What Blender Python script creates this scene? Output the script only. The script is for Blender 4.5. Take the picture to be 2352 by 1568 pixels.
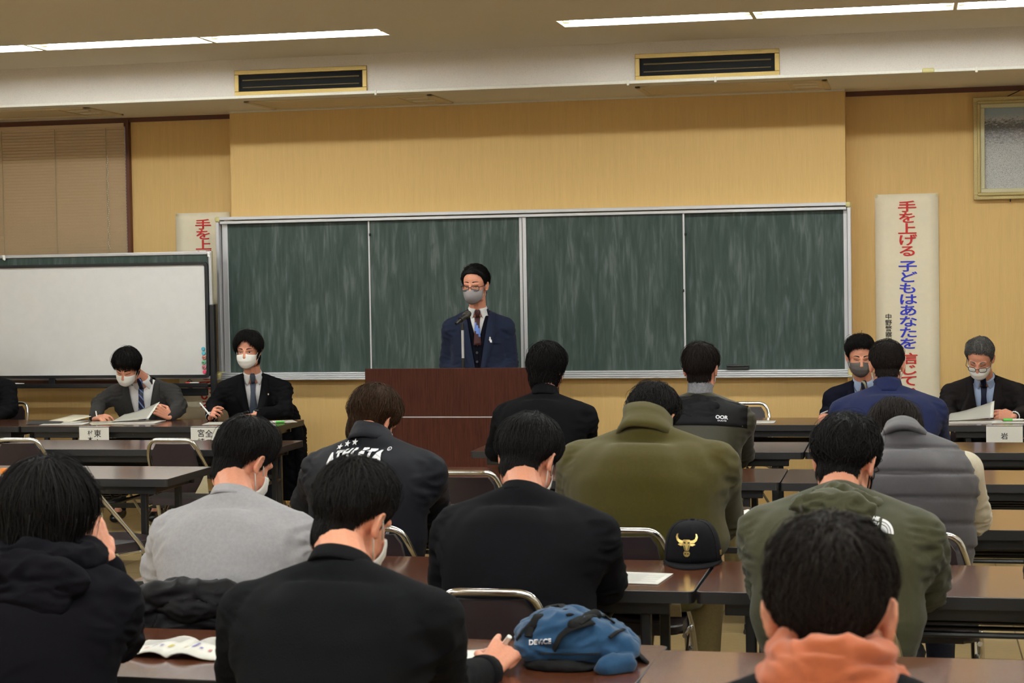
import bpy, bmesh, math, random
from mathutils import Vector, Matrix, noise
from mathutils.bvhtree import BVHTree
random.seed(7)
PI = math.pi
for _o in list(bpy.data.objects): bpy.data.objects.remove(_o)
SC = bpy.context.scene
COL = SC.collection

# ---------------------------------------------------------------- camera
F_PX, YAW, PITCH, ROLL, CAM_H = 4298.64, 0.210045, 0.034932, -0.016652, 1.649344
IMG_W, IMG_H = 2352, 1568
_cy, _sy, _cp, _sp = math.cos(YAW), math.sin(YAW), math.cos(PITCH), math.sin(PITCH)
C_FWD = Vector((-_sy*_cp, _cy*_cp, -_sp))
_r = Vector((_cy, _sy, 0)); _u = _r.cross(C_FWD)
C_RIGHT = _r*math.cos(ROLL) + _u*math.sin(ROLL)
C_UP = _u*math.cos(ROLL) - _r*math.sin(ROLL)
C_POS = Vector((0, 0, CAM_H))
cam_d = bpy.data.cameras.new('camera'); cam = bpy.data.objects.new('camera', cam_d); COL.objects.link(cam)
cam_d.sensor_width = 36; cam_d.lens = 36*F_PX/IMG_W; cam_d.clip_start = 0.05; cam_d.clip_end = 60
cam.matrix_world = Matrix(((C_RIGHT.x, C_UP.x, -C_FWD.x, 0), (C_RIGHT.y, C_UP.y, -C_FWD.y, 0),
                           (C_RIGHT.z, C_UP.z, -C_FWD.z, CAM_H), (0, 0, 0, 1)))
cam_d.dof.use_dof = True; cam_d.dof.focus_distance = 11.0; cam_d.dof.aperture_fstop = 11
SC.camera = cam

# ---------------------------------------------------------------- world, exposure
wd = bpy.data.worlds.new('world'); SC.world = wd; wd.use_nodes = True
wd.node_tree.nodes['Background'].inputs[0].default_value = (0.55, 0.62, 0.8, 1)
wd.node_tree.nodes['Background'].inputs[1].default_value = 0.25
SC.view_settings.view_transform = 'Standard'; SC.view_settings.look = 'None'
SC.view_settings.gamma = 1; SC.view_settings.use_curve_mapping = False
SC.view_settings.exposure = 0.0
TUBE_W = 50.0
TUBE_W_BACK = 82.0

def ray(px, py): return C_FWD*F_PX + C_RIGHT*(px-IMG_W/2) - C_UP*(py-IMG_H/2)
def atY(px, py, Y):
    d = ray(px, py); return C_POS + d*(Y/d.y)
def atZ(px, py, z):
    d = ray(px, py); return C_POS + d*((z-CAM_H)/d.z)

# ---------------------------------------------------------------- materials
def lin(c): return tuple(((x/255)/12.92 if x/255 <= .04045 else ((x/255+.055)/1.055)**2.4) for x in c)
MATS = {}
def nt(name, col=(.5, .5, .5), rough=.5, metal=0, spec=.5, sheen=0, coat=0):
    m = bpy.data.materials.new(name); m.use_nodes = True
    n = m.node_tree.nodes; b = n['Principled BSDF']
    b.inputs['Base Color'].default_value = (*col, 1); b.inputs['Roughness'].default_value = rough
    b.inputs['Metallic'].default_value = metal; b.inputs['Specular IOR Level'].default_value = spec
    if sheen: b.inputs['Sheen Weight'].default_value = sheen; b.inputs['Sheen Roughness'].default_value = .5
    if coat: b.inputs['Coat Weight'].default_value = coat; b.inputs['Coat Roughness'].default_value = .12
    MATS[name] = m
    return m, n, m.node_tree.links, b
def tex(n, l, kind='ShaderNodeTexNoise', scale=(1, 1, 1), coord='Object', **k):
    tc = n.new('ShaderNodeTexCoord'); mp = n.new('ShaderNodeMapping'); t = n.new(kind)
    mp.inputs['Scale'].default_value = scale
    l.new(tc.outputs[coord], mp.inputs[0]); l.new(mp.outputs[0], t.inputs['Vector'])
    for a, v in k.items(): t.inputs[a].default_value = v
    return t
def ramp(n, l, src, stops):
    r = n.new('ShaderNodeValToRGB'); e = r.color_ramp.elements
    while len(e) < len(stops): e.new(.5)
    for q, (p, c) in zip(e, stops): q.position = p; q.color = (*c, 1)
    l.new(src, r.inputs[0]); return r
def bump(n, l, b, src, strength=.2, dist=.01):
    bp = n.new('ShaderNodeBump'); bp.inputs['Strength'].default_value = strength; bp.inputs['Distance'].default_value = dist
    l.new(src, bp.inputs['Height']); l.new(bp.outputs[0], b.inputs['Normal']); return bp
def plain(name, rgb, rough=.5, metal=0, spec=.5, var=.06, vs=40, **k):
    """a plain surface with slight tonal variation"""
    c = lin(rgb); m, n, l, b = nt(name, c, rough, metal, spec, **k)
    t = tex(n, l, scale=(vs, vs, vs), Detail=3)
    r = ramp(n, l, t.outputs[0], [(.3, tuple(x*(1-var) for x in c)), (.7, tuple(min(1, x*(1+var)) for x in c))])
    l.new(r.outputs[0], b.inputs['Base Color']); return m
def fabric(name, rgb, rough=.9, weave=600, bs=.25, var=.12, sheen=.04, fold=0.0, spec=.25):
    if max(rgb) < 40: spec, sheen = min(spec, .10), 0
    c = lin(rgb); m, n, l, b = nt(name, c, rough, 0, spec, sheen=sheen)
    t = tex(n, l, scale=(18, 18, 18), Detail=6, Roughness=.7)
    r = ramp(n, l, t.outputs[0], [(.3, tuple(x*(1-var) for x in c)), (.7, tuple(min(1, x*(1+var)) for x in c))])
    l.new(r.outputs[0], b.inputs['Base Color'])
    w = tex(n, l, scale=(weave, weave, weave), Detail=2)
    bump(n, l, b, w.outputs[0], bs, .002)
    return m
# wallpaper: fine vertical grain
def wallpaper(name, rgb):
    c = lin(rgb); m, n, l, b = nt(name, c, .62, 0, .25)
    t = tex(n, l, scale=(70, 70, 1.2), Detail=5, Roughness=.7)
    t2 = tex(n, l, scale=(7, 7, .25), Detail=3)
    r = ramp(n, l, t.outputs[0], [(.28, tuple(x*.90 for x in c)), (.72, tuple(min(1, x*1.08) for x in c))])
    r2 = ramp(n, l, t2.outputs[0], [(.3, (.95, .945, .93)), (.7, (1, 1, 1))])
    mx = n.new('ShaderNodeMix'); mx.data_type = 'RGBA'; mx.blend_type = 'MULTIPLY'; mx.inputs[0].default_value = 1
    l.new(r.outputs[0], mx.inputs[6]); l.new(r2.outputs[0], mx.inputs[7]); l.new(mx.outputs[2], b.inputs['Base Color'])
    bump(n, l, b, t.outputs[0], .12, .003); return m
M_WALL = wallpaper('beige_wallpaper', (224, 186, 122))
M_SIDE = plain('side_wall_paint', (226, 220, 208), .8)
def ceiling_mat():
    c = lin((228, 220, 200)); m, n, l, b = nt('ceiling_board', c, .85, 0, .2)
    t = tex(n, l, scale=(160, 160, 160), Detail=4)
    r = ramp(n, l, t.outputs[0], [(.35, tuple(x*.88 for x in c)), (.65, tuple(x*1.04 for x in c))])
    l.new(r.outputs[0], b.inputs['Base Color']); bump(n, l, b, t.outputs[0], .15, .003); return m
M_CEIL = ceiling_mat()
def acoustic_mat():
    c = lin((226, 216, 205)); m, n, l, b = nt('acoustic_board', c, .9, 0, .2)
    v = tex(n, l, scale=(42, 42, 95), Detail=5, Roughness=.7, Distortion=2.0)
    r = ramp(n, l, v.outputs[0], [(.0, tuple(x*.35 for x in c)), (.375, tuple(x*.42 for x in c)), (.43, c), (1, c)])
    l.new(r.outputs[0], b.inputs['Base Color']); bump(n, l, b, v.outputs[0], .35, .004); return m
M_ACOUSTIC = acoustic_mat()
M_WHITE_TRIM = plain('white_trim', (228, 222, 208), .45)
M_BROWN_TRIM = plain('brown_trim', (92, 44, 18), .5)
M_DIFF_PANEL = plain('beige_soffit_panel', (206, 186, 146), .6)
def floor_mat():
    m, n, l, b = nt('vinyl_tile', (.4, .32, .2), .28, 0, .5)
    t = tex(n, l, 'ShaderNodeTexBrick', scale=(1, 1, 1))
    t.offset = 0; t.inputs['Scale'].default_value = 1; t.inputs['Brick Width'].default_value = .45; t.inputs['Row Height'].default_value = .45
    t.inputs['Mortar Size'].default_value = .004; t.inputs['Mortar Smooth'].default_value = .3; t.inputs['Bias'].default_value = 0
    t.inputs['Color1'].default_value = (*lin((176, 152, 108)), 1); t.inputs['Color2'].default_value = (*lin((160, 136, 94)), 1)
    t.inputs['Mortar'].default_value = (*lin((88, 68, 42)), 1)
    no = tex(n, l, scale=(3, 22, 1), Detail=6)
    r = ramp(n, l, no.outputs[0], [(.3, (.8, .78, .74)), (.7, (1, 1, 1))])
    mx = n.new('ShaderNodeMix'); mx.data_type = 'RGBA'; mx.blend_type = 'MULTIPLY'; mx.inputs[0].default_value = 1
    l.new(t.outputs[0], mx.inputs[6]); l.new(r.outputs[0], mx.inputs[7]); l.new(mx.outputs[2], b.inputs['Base Color'])
    return m
M_FLOOR = floor_mat()
def wood_mat(name, dark, light, scale, rough, coat=0, spec=.5):
    a, c = lin(dark), lin(light); m, n, l, b = nt(name, c, rough, 0, spec, coat=coat)
    t = tex(n, l, scale=scale, Detail=8, Roughness=.65, Distortion=.6)
    r = ramp(n, l, t.outputs[0], [(.28, a), (.72, c)]); l.new(r.outputs[0], b.inputs['Base Color'])
    rr = ramp(n, l, t.outputs[0], [(.2, (rough*.85,)*3), (.8, (min(1, rough*1.2),)*3)]); l.new(rr.outputs[0], b.inputs['Roughness'])
    return m
M_TABLE = wood_mat('table_woodgrain', (88, 46, 28), (116, 68, 44), (2.2, 55, 55), .2, .8, .6)
M_LECTERN = wood_mat('lectern_veneer', (50, 22, 14), (86, 44, 31), (30, 30, 1.0), .5, 0, .12)
M_EDGE = plain('black_edge_band', (26, 24, 26), .45)
M_EDGE_BROWN = plain('brown_edge_band', (70, 52, 32), .5)
M_BLACK_STEEL = plain('black_steel', (22, 21, 24), .4, .1)
M_CHROME = plain('chrome', (225, 225, 225), .13, 1.0, var=.02)
M_ALU = plain('aluminium', (205, 203, 205), .38, .55, var=.03)
M_VINYL = plain('dark_brown_vinyl', (40, 30, 34), .42, 0, .45)
M_IVORY = plain('ivory_plastic', (206, 194, 132), .5)
M_BEIGE_METAL = plain('beige_bracket', (170, 158, 128), .45)
def board_mat():
    c = lin((47, 63, 57)); m, n, l, b = nt('chalkboard_green', c, .5, 0, .3)
    t = tex(n, l, scale=(2.6, 1, .45), Detail=3, Roughness=.5, Distortion=1.0)
    t2 = tex(n, l, scale=(6.5, 1, .7), Detail=4, Roughness=.55, Distortion=.7)
    ma = n.new('ShaderNodeMath'); ma.operation = 'MULTIPLY'; l.new(t.outputs[0], ma.inputs[0]); l.new(t2.outputs[0], ma.inputs[1])
    r = ramp(n, l, ma.outputs[0], [(.16, tuple(x*.94 for x in c)), (.27, tuple(x+.016 for x in c)), (.40, tuple(x+.06 for x in c))])
    l.new(r.outputs[0], b.inputs['Base Color']); return m
M_BOARD = board_mat()
M_WHITEBOARD = plain('whiteboard_face', (226, 222, 218), .25, var=.02, vs=3)
M_PAPER = plain('paper', (232, 228, 218), .75, var=.015)
M_PAPER_WARM = plain('paper_warm', (226, 217, 192), .75, var=.015)
M_BANNER = plain('banner_cloth', (242, 229, 200), .8, var=.015, vs=6)
M_RED_INK = plain('red_ink', (196, 36, 34), .7)
M_BLUE_INK = plain('blue_ink', (44, 52, 190), .7)
M_BLACK_INK = plain('black_ink', (28, 27, 30), .7)
M_GOLD_FRAME = plain('gold_anodised', (176, 148, 84), .42, .35)
M_DARK_VOID = plain('dark_duct', (10, 10, 12), .9)
M_BLIND = plain('blind_slat', (205, 176, 140), .5)
M_BLACK_PLASTIC = plain('black_plastic', (20, 20, 22), .4)
M_WHITE_PLASTIC = plain('white_plastic', (235, 233, 228), .35)
def emit(name, col, s):
    m = bpy.data.materials.new(name); m.use_nodes = True; n = m.node_tree.nodes; b = n['Principled BSDF']
    b.inputs['Emission Color'].default_value = (*col, 1); b.inputs['Emission Strength'].default_value = s
    b.inputs['Base Color'].default_value = (.9, .9, .9, 1); return m
M_TUBE = emit('fluorescent_tube_glow', (.88, .96, 1.0), TUBE_W)
M_TUBE_B = emit('fluorescent_tube_glow_rear', (.88, .96, 1.0), TUBE_W_BACK)
M_REFLECTOR = plain('white_reflector', (238, 232, 214), .4)

# ---------------------------------------------------------------- object helpers
def tag(o, label=None, cat=None, group=None, kind=None):
    if label: o['label'] = label
    if cat: o['category'] = cat
    if group: o['group'] = group
    if kind: o['kind'] = kind
    return o
def thing(name, label, cat, loc=(0, 0, 0), rz=0, group=None):
    o = bpy.data.objects.new(name, None); COL.objects.link(o); o.empty_display_size = .1
    o.location = loc; o.rotation_euler = (0, 0, rz); return tag(o, label, cat, group)
def link(name, me, mats, parent=None):
    o = bpy.data.objects.new(name, me); COL.objects.link(o)
    for m in (mats if isinstance(mats, (list, tuple)) else [mats]): me.materials.append(m)
    if parent: o.parent = parent
    return o
class MB:
    """collects shapes into one mesh"""
    def __init__(s): s.bm = bmesh.new()
    def box(s, c, d, bev=0, rot=None, mi=0, seg=2):
        g = bmesh.ops.create_cube(s.bm, size=1); vs = g['verts']
        for v in vs: v.co = Vector((v.co.x*d[0], v.co.y*d[1], v.co.z*d[2]))
        fs = set(f for v in vs for f in v.link_faces)
        for f in fs: f.material_index = mi
        if bev:
            es = list({e for v in vs for e in v.link_edges})
            r = bmesh.ops.bevel(s.bm, geom=es, offset=bev, segments=seg, affect='EDGES', profile=.5)
            vs = list({v for f in r['faces'] for v in f.verts} | {v for v in vs if v.is_valid})
            for f in r['faces']: f.material_index = mi
        M = Matrix.Translation(Vector(c)) @ (rot.to_4x4() if rot else Matrix())
        bmesh.ops.transform(s.bm, matrix=M, verts=vs); return s
    def ring(s, pts): return [s.bm.verts.new(p) for p in pts]
    def bridge(s, a, b, mi=0, closed=True):
        n = len(a)
        for i in range(n if closed else n-1):
            j = (i+1) % n
            try: s.bm.faces.new((a[i], a[j], b[j], b[i])).material_index = mi
            except ValueError: pass
    def cap(s, r, mi=0, flip=False):
        try: s.bm.faces.new(list(reversed(r)) if flip else r).material_index = mi
        except ValueError: pass
    def tube(s, pts, r, n=8, mi=0, closed=False, flat=1.0, nrm=None):
        pts = [Vector(p) for p in pts]; rr = r if isinstance(r, (list, tuple)) else [r]*len(pts)
        rings = []; up = None
        for i, p in enumerate(pts):
            a = pts[i-1] if (i > 0 or closed) else p; b = pts[(i+1) % len(pts)] if (i < len(pts)-1 or closed) else p
            t = (b-a).normalized()
            if up is None:
                up = Vector(nrm) if nrm else (Vector((0, 0, 1)) if abs(t.z) < .9 else Vector((0, 1, 0)))
            up = (up - t*up.dot(t))
            if up.length < 1e-5: up = t.orthogonal()
            up.normalize(); sd = t.cross(up)
            rings.append(s.ring([p + sd*math.cos(2*PI*k/n)*rr[i] + up*math.sin(2*PI*k/n)*rr[i]*flat for k in range(n)]))
        for i in range(len(rings)-1): s.bridge(rings[i], rings[i+1], mi)
        if closed: s.bridge(rings[-1], rings[0], mi)
        else: s.cap(rings[0], mi, True); s.cap(rings[-1], mi)
        return s
    def lathe(s, prof, c=(0, 0, 0), n=24, axis='Z', mi=0):
        rings = []
        for r, h in prof:
            ps = []
            for k in range(n):
                a = 2*PI*k/n; x, y = math.cos(a)*r, math.sin(a)*r
                p = {'Z': (x, y, h), 'Y': (x, h, y), 'X': (h, x, y)}[axis]; ps.append(Vector(c)+Vector(p))
            rings.append(s.ring(ps))
        for i in range(len(rings)-1): s.bridge(rings[i], rings[i+1], mi)
        s.cap(rings[0], mi, True); s.cap(rings[-1], mi); return s
    def prism(s, poly, z0, z1, mi=0, M=None):
        """poly: list of xy; extruded in z, then transformed"""
        M = M or Matrix()
        a = s.ring([M @ Vector((x, y, z0)) for x, y in poly]); b = s.ring([M @ Vector((x, y, z1)) for x, y in poly])
        s.bridge(a, b, mi); s.cap(a, mi, True); s.cap(b, mi); return s
    def quad(s, ps, mi=0):
        s.cap(s.ring(ps), mi); return s
    def build(s, name, mats, parent=None, smooth=False, recalc=True):
        if recalc: bmesh.ops.recalc_face_normals(s.bm, faces=s.bm.faces)
        me = bpy.data.meshes.new(name); s.bm.to_mesh(me); s.bm.free()
        if smooth:
            for p in me.polygons: p.use_smooth = True
            if smooth != 'all': me.set_sharp_from_angle(angle=math.radians(42))
        return link(name, me, mats, parent)
def structure(o): o['kind'] = 'structure'; return o
def rrect(w, h, r, n=5):
    """rounded rectangle outline centred on the origin"""
    out = []
    for cx, cy, a0 in ((w/2-r, h/2-r, 0), (-w/2+r, h/2-r, 90), (-w/2+r, -h/2+r, 180), (w/2-r, -h/2+r, 270)):
        for k in range(n+1):
            a = math.radians(a0+90*k/n); out.append((cx+r*math.cos(a), cy+r*math.sin(a)))
    return out
def fillet(pts, r, n=5):
    """round the inner corners of a polyline"""
    pts = [Vector(p) for p in pts]; out = [pts[0]]
    for i in range(1, len(pts)-1):
        p = pts[i]; a = (pts[i-1]-p); b = (pts[i+1]-p); k = min(r, a.length*.49, b.length*.49)
        A = p+a.normalized()*k; B = p+b.normalized()*k
        for j in range(n+1):
            t = j/n; out.append(A*(1-t)**2 + p*2*t*(1-t) + B*t*t)
    out.append(pts[-1]); return out
FACE = Matrix(((1, 0, 0, 0), (0, 0, -1, 0), (0, 1, 0, 0), (0, 0, 0, 1)))   # xy plane -> upright xz plane, facing -Y
def dup(root, loc, rz=0, label=None, group=None):
    r = root.copy(); COL.objects.link(r); r.location = loc; r.rotation_euler = (0, 0, rz)
    if label: r['label'] = label
    if group: r['group'] = group
    for ch in list(root.children):
        c = ch.copy(); COL.objects.link(c); c.parent = r
        for g in ch.children:
            d = g.copy(); COL.objects.link(d); d.parent = c
    return r
def text_mesh(txt, size=1.0, bold=0.0, extrude=0.0, sx=1.0, align='CENTER', shear=0):
    cu = bpy.data.curves.new('t', 'FONT'); cu.body = txt; cu.size = size; cu.align_x = align; cu.align_y = 'CENTER'
    cu.offset = bold; cu.extrude = extrude; cu.resolution_u = 3; cu.shear = shear
    o = bpy.data.objects.new('t', cu); COL.objects.link(o)
    dg = bpy.context.evaluated_depsgraph_get(); me = bpy.data.meshes.new_from_object(o.evaluated_get(dg), depsgraph=dg)
    bpy.data.objects.remove(o); bpy.data.curves.remove(cu)
    for v in me.vertices: v.co.x *= sx
    return me
def add_text(mb, txt, size, M, bold=0, sx=1, mi=0, shear=0):
    me = text_mesh(txt, size, bold, 0, sx, shear=shear)
    off = len(mb.bm.verts); vs = [mb.bm.verts.new(M @ v.co) for v in me.vertices]
    for p in me.polygons:
        try: mb.bm.faces.new([vs[i] for i in p.vertices]).material_index = mi
        except ValueError: pass
    bpy.data.meshes.remove(me)
# ================================================================ ROOM
Y_WALL, Y_REC, Z_SOF, Y_BULK, Z_CEIL = 13.2, 13.42, 2.902, 12.293, 3.172
XW0, XW1 = -4.928, -.432            # protruding centre wall
X_L, X_R, Y_B = -9.2, 3.3, -3.0
def slab(name, c, d, m): return structure(MB().box(c, d).build(name, m))
slab('floor', ((X_L+X_R)/2, (Y_B+Y_REC)/2, -.05), (X_R-X_L+.4, Y_REC-Y_B+.4, .1), M_FLOOR)
slab('wall_front', ((XW0+XW1)/2, Y_WALL+.16, Z_SOF/2), (XW1-XW0, .32, Z_SOF), M_WALL)
slab('wall_front_right', ((XW1+X_R)/2+.05, Y_REC+.1, 1.5), (X_R-XW1+.1, .2, 3.0), M_WALL)
WX0, WX1, WZ0 = -7.75, -5.835, .9   # window opening left of the alcove
slab('wall_front_left', ((XW0+WX1)/2, Y_REC+.1, 1.5), (XW0-WX1, .2, 3.0), M_WALL)
slab('wall_front_far_left', ((X_L+WX0)/2, Y_REC+.1, 1.5), (WX0-X_L, .2, 3.0), M_WALL)
slab('wall_front_sill', ((WX0+WX1)/2, Y_REC+.1, WZ0/2), (WX1-WX0, .2, WZ0), M_WALL)
slab('wall_left', (X_L-.1, (Y_B+Y_REC)/2, 1.6), (.2, Y_REC-Y_B+.4, 3.2), M_SIDE)
slab('wall_right', (X_R+.1, (Y_B+Y_REC)/2, 1.6), (.2, Y_REC-Y_B+.4, 3.2), M_SIDE)
slab('wall_back', ((X_L+X_R)/2, Y_B-.1, 1.6), (X_R-X_L+.4, .2, 3.2), M_SIDE)
# bulkhead and soffit
slab('wall_bulkhead', ((X_L+X_R)/2, Y_BULK+.05, (Z_SOF+Z_CEIL)/2+.03), (X_R-X_L, .1, Z_CEIL-Z_SOF+.04), M_ACOUSTIC)
slab('ceiling_soffit', ((X_L+X_R)/2, (Y_BULK+Y_REC)/2+.065, Z_SOF+.03), (X_R-X_L, Y_REC-Y_BULK+.11, .06), M_CEIL)
mb = MB().box(((X_L+X_R)/2, Y_BULK-.006, Z_SOF+.010), (X_R-X_L, .03, .022), .004)
structure(mb.build('trim_1', M_WHITE_TRIM))
for px, py in ((862, 217), (1442, 199), (1643, 188), (2243, 165)):
    p = atY(px, py, Y_BULK-.03)
    structure(MB().box((p.x, Y_BULK-.022, Z_SOF+.006), (.016, .012, .036), .003).build('trim_2', M_WHITE_TRIM))
p = atY(2132, 161, Y_BULK-.03)
structure(MB().box((p.x, Y_BULK-.024, Z_SOF+.012), (.075, .018, .03), .008).build('trim_3', M_IVORY))
# dark brown strips under the soffit, over the recessed walls
structure(MB().box(((XW0+X_L)/2, Y_REC-.012, Z_SOF-.016), (XW0-X_L, .03, .034)).build('trim_4', M_BROWN_TRIM))
structure(MB().box(((XW1+X_R)/2, Y_REC-.012, Z_SOF-.016), (X_R-XW1, .03, .034)).build('trim_5', M_BROWN_TRIM))
structure(MB().box(((XW0+XW1)/2, Y_WALL-.006, Z_SOF-.006), (XW1-XW0, .014, .012)).build('trim_6', M_CEIL))
# ---- ceiling with recessed strips of fluorescent lamps
UL = 1.172; LW = .30; GAPX0, GAPX1 = -3.167, -2.072
strips = []   # (x0, n, y, rear)
for yrow, mat in ((11.24, M_TUBE), (7.3, M_TUBE_B), (3.3, M_TUBE_B), (-.7, M_TUBE_B)):
    strips.append((GAPX0-5*UL, 5, yrow, mat)); strips.append((GAPX1, 4, yrow, mat))
mb = MB(); ys = sorted({s[2] for s in strips}); edges = [Y_B-.1] + [v for y in ys for v in (y-LW/2, y+LW/2)] + [Y_BULK+.02]
for i in range(0, len(edges), 2):
    mb.box(((X_L+X_R)/2, (edges[i]+edges[i+1])/2, Z_CEIL+.05), (X_R-X_L, edges[i+1]-edges[i], .1))
for y in ys:
    for a, b in ((X_L, GAPX0-5*UL), (GAPX0, GAPX1), (GAPX1+4*UL, X_R)):
        if b > a: mb.box(((a+b)/2, y, Z_CEIL+.05), (b-a, LW, .1))
structure(mb.build('ceiling', M_CEIL))
def lamp(x0, y, mat, label, group):
    t = thing('ceiling_light', label, 'ceiling light', (x0, y, Z_CEIL), 0, group)
    h = MB()
    h.box((UL/2, 0, .098), (UL, LW, .004)); h.box((UL/2, LW/2-.004, .05), (UL, .006, .1)); h.box((UL/2, -LW/2+.004, .05), (UL, .006, .1))
    h.build('reflector', M_REFLECTOR, t)
    for xx in (.006, UL-.006): MB().box((xx, 0, .048), (.012, LW, .098), .002).build('end_plate', M_IVORY_L, t)
    for yy in (-.075, .075):
        MB().tube([(.055, yy, .030), (UL-.055, yy, .030)], .016, 10).build('tube', mat, t, smooth=True)
        for xx in (.035, UL-.035):
            s = MB().box((xx, yy, .055), (.04, .045, .05), .006); s.tube([(xx-.018, yy, .030), (xx+.018, yy, .030)], .0175, 10); s.build('socket', M_IVORY_L, t, smooth=True)
    return t
M_IVORY_L = plain('ivory_lamp_holder', (214, 205, 170), .5)
pos_words_l = ['nearest the middle gap', 'second from the middle gap', 'third from the middle gap', 'fourth from the middle gap', 'at the far left end']
pos_words_r = ['nearest the middle gap', 'second from the middle gap', 'third from the middle gap', 'at the far right end']
for (x0, n, y, mat) in strips:
    front = mat is M_TUBE
    for k in range(n):
        left = n == 5
        i = (n-1-k) if left else k
        if not front and not (i < 4): continue
        w = (pos_words_l if left else pos_words_r)[i]
        rowname = 'front row' if front else {7.3: 'row over the middle desks', 3.3: 'row over the rear desks', -.7: 'row behind the camera'}[y]
        if front and i > 2: continue
        lamp(x0+k*UL, y, mat, f'{"left" if left else "right"} fluorescent ceiling light {w}, {rowname}', f'fluorescent lights of the {rowname}')
# the two runs that are not carried by a lamp in the front strip stay open troughs: close them
structure(MB().box((GAPX0-4*UL, 11.24, Z_CEIL+.05), (2*UL, LW, .1)).build('ceiling_infill', M_CEIL))
structure(MB().box((GAPX1+3.5*UL, 11.24, Z_CEIL+.05), (UL, LW, .1)).build('ceiling_infill', M_CEIL))
for y in (7.3, 3.3, -.7):
    structure(MB().box((GAPX0-4.5*UL, y, Z_CEIL+.05), (UL, LW, .1)).build('ceiling_infill', M_CEIL))
# ---- soffit panels (air diffusers)
def soffit_panel(px0, px1, label):
    a = atZ(px0, 232, Z_SOF).x if False else px0
    t = thing('ceiling_diffuser', label, 'ceiling panel', ((px0+px1)/2, 12.78, Z_SOF), 0, 'beige panels under the soffit')
    w = px1-px0; d = .62
    f = MB(); f.box((0, d/2-.02, -.005), (w, .04, .012), .003); f.box((0, -d/2+.02, -.005), (w, .04, .012), .003)
    f.box((w/2-.02, 0, -.005), (.04, d, .012), .003); f.box((-w/2+.02, 0, -.005), (.04, d, .012), .003); f.build('frame', M_DIFF_PANEL, t)
    g = MB(); g.box((0, 0, -.002), (w-.08, d-.08, .006))
    g.box((w/2-.27, 0, -.006), (.012, d-.08, .006)); g.build('panel', M_DIFF_PANEL, t)
    for k in range(2): MB().box((w/2-.155, -.12+.2*k, -.007), (.16, .05, .005), .002).build('grille', M_CEIL, t)
soffit_panel(-6.9, -5.72, 'beige soffit panel over the window blind, cut by the left edge')
soffit_panel(-4.55, -3.19, 'beige soffit panel under the left air vent')
soffit_panel(-1.79, -.52, 'beige soffit panel under the right air vent')
# ---- air vents in the bulkhead
def vent(x0, x1, label):
    z0, z1 = 2.919, 3.094; w = x1-x0; h = z1-z0
    t = thing('air_vent', label, 'air vent', ((x0+x1)/2, Y_BULK, (z0+z1)/2), 0, 'air vents in the bulkhead')
    f = MB(); b = .030
    f.box((0, -.008, h/2-b/2), (w, .02, b), .003); f.box((0, -.008, -h/2+b/2), (w, .02, b), .003)
    f.box((w/2-b/2, -.008, 0), (b, .02, h-2*b), .003); f.box((-w/2+b/2, -.008, 0), (b, .02, h-2*b), .003)
    f.build('frame', M_GOLD_FRAME, t)
    MB().box((0, -.001, 0), (w-2*b, .003, h-2*b)).build('duct_opening', M_DARK_VOID, t)
    for z, k in ((.020, .010), (-.030, .007)):
        MB().box((0, -.006, z), (w-2*b-.05, .008, k), .002, Matrix.Rotation(.3, 3, 'X')).build('louvre', M_GOLD_DARK, t)
    for s in (-1, 1): MB().box((s*(w/2-b-.004), -.005, 0), (.008, .01, h-2*b), .001).build('side_rail', M_DARK_VOID, t)
M_GOLD_DARK = plain('gold_louvre', (96, 80, 48), .45, .3)
vent(-4.543, -3.596, 'gold framed air vent above the left half of the chalkboard')
vent(-1.759, -.816, 'gold framed air vent above the right half of the chalkboard')
# ---- window with blind
wf = MB()
wf.box((WX1+.012, Y_REC-.02, (WZ0+Z_SOF)/2), (.026, .05, Z_SOF-WZ0-.03)); wf.box((WX0-.012, Y_REC-.02, (WZ0+Z_SOF)/2), (.026, .05, Z_SOF-WZ0-.03))
wf.box(((WX0+WX1)/2, Y_REC-.02, WZ0-.012), (WX1-WX0+.05, .06, .026)); wf.box(((WX0+WX1)/2, Y_REC-.01, Z_SOF-.045), (WX1-WX0+.05, .03, .03))
w1 = structure(wf.build('window_1', M_BROWN_TRIM))
def glass_mat():
    m, n, l, b = nt('window_glass', (.75, .8, .85), .05); b.inputs['Transmission Weight'].default_value = .9; return m
MB().box(((WX0+WX1)/2, Y_REC+.1, (WZ0+Z_SOF)/2), (WX1-WX0, .006, Z_SOF-WZ0)).build('pane', glass_mat(), w1)
mb = MB()
mb.box(((WX0+WX1)/2, Y_REC+.08, (WZ0+Z_SOF)/2), (.05, .04, Z_SOF-WZ0)); mb.build('mullion', M_ALU, w1)
bl = thing('window_blind', 'beige slatted venetian blind hanging over the window', 'blind', ((WX0+WX1)/2, Y_REC-.02, Z_SOF-.04))
bw = WX1-WX0-.03
MB().box((0, 0, -.012), (bw, .04, .03), .004).build('head_rail', M_BLIND, bl)
mb = MB(); nsl = 82; drop = Z_SOF-WZ0-.1
for k in range(nsl):
    z = -.024-(k+.5)*drop/nsl
    mb.box((0, 0, z), (bw, .0016, drop/nsl*1.12), 0, Matrix.Rotation(math.radians(26), 3, 'X'))
mb.build('slats', M_BLIND, bl)
for px in (8, 130, 247):
    x = atY(px, 420, Y_REC-.02).x-bl.location.x
    MB().tube([(x, -.014, -.03), (x, -.014, -drop-.03)], .0022, 5).build('ladder_cord', M_BEIGE_METAL, bl)
x = atY(250, 420, Y_REC-.02).x-bl.location.x
mb = MB()
for k in range(46):
    z = -.25-k*.0155
    mb.box((x+.006*math.sin(k), -.02, z), (.004, .004, .009), .001)
mb.build('pull_chain', M_WHITE_PLASTIC, bl)
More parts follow.
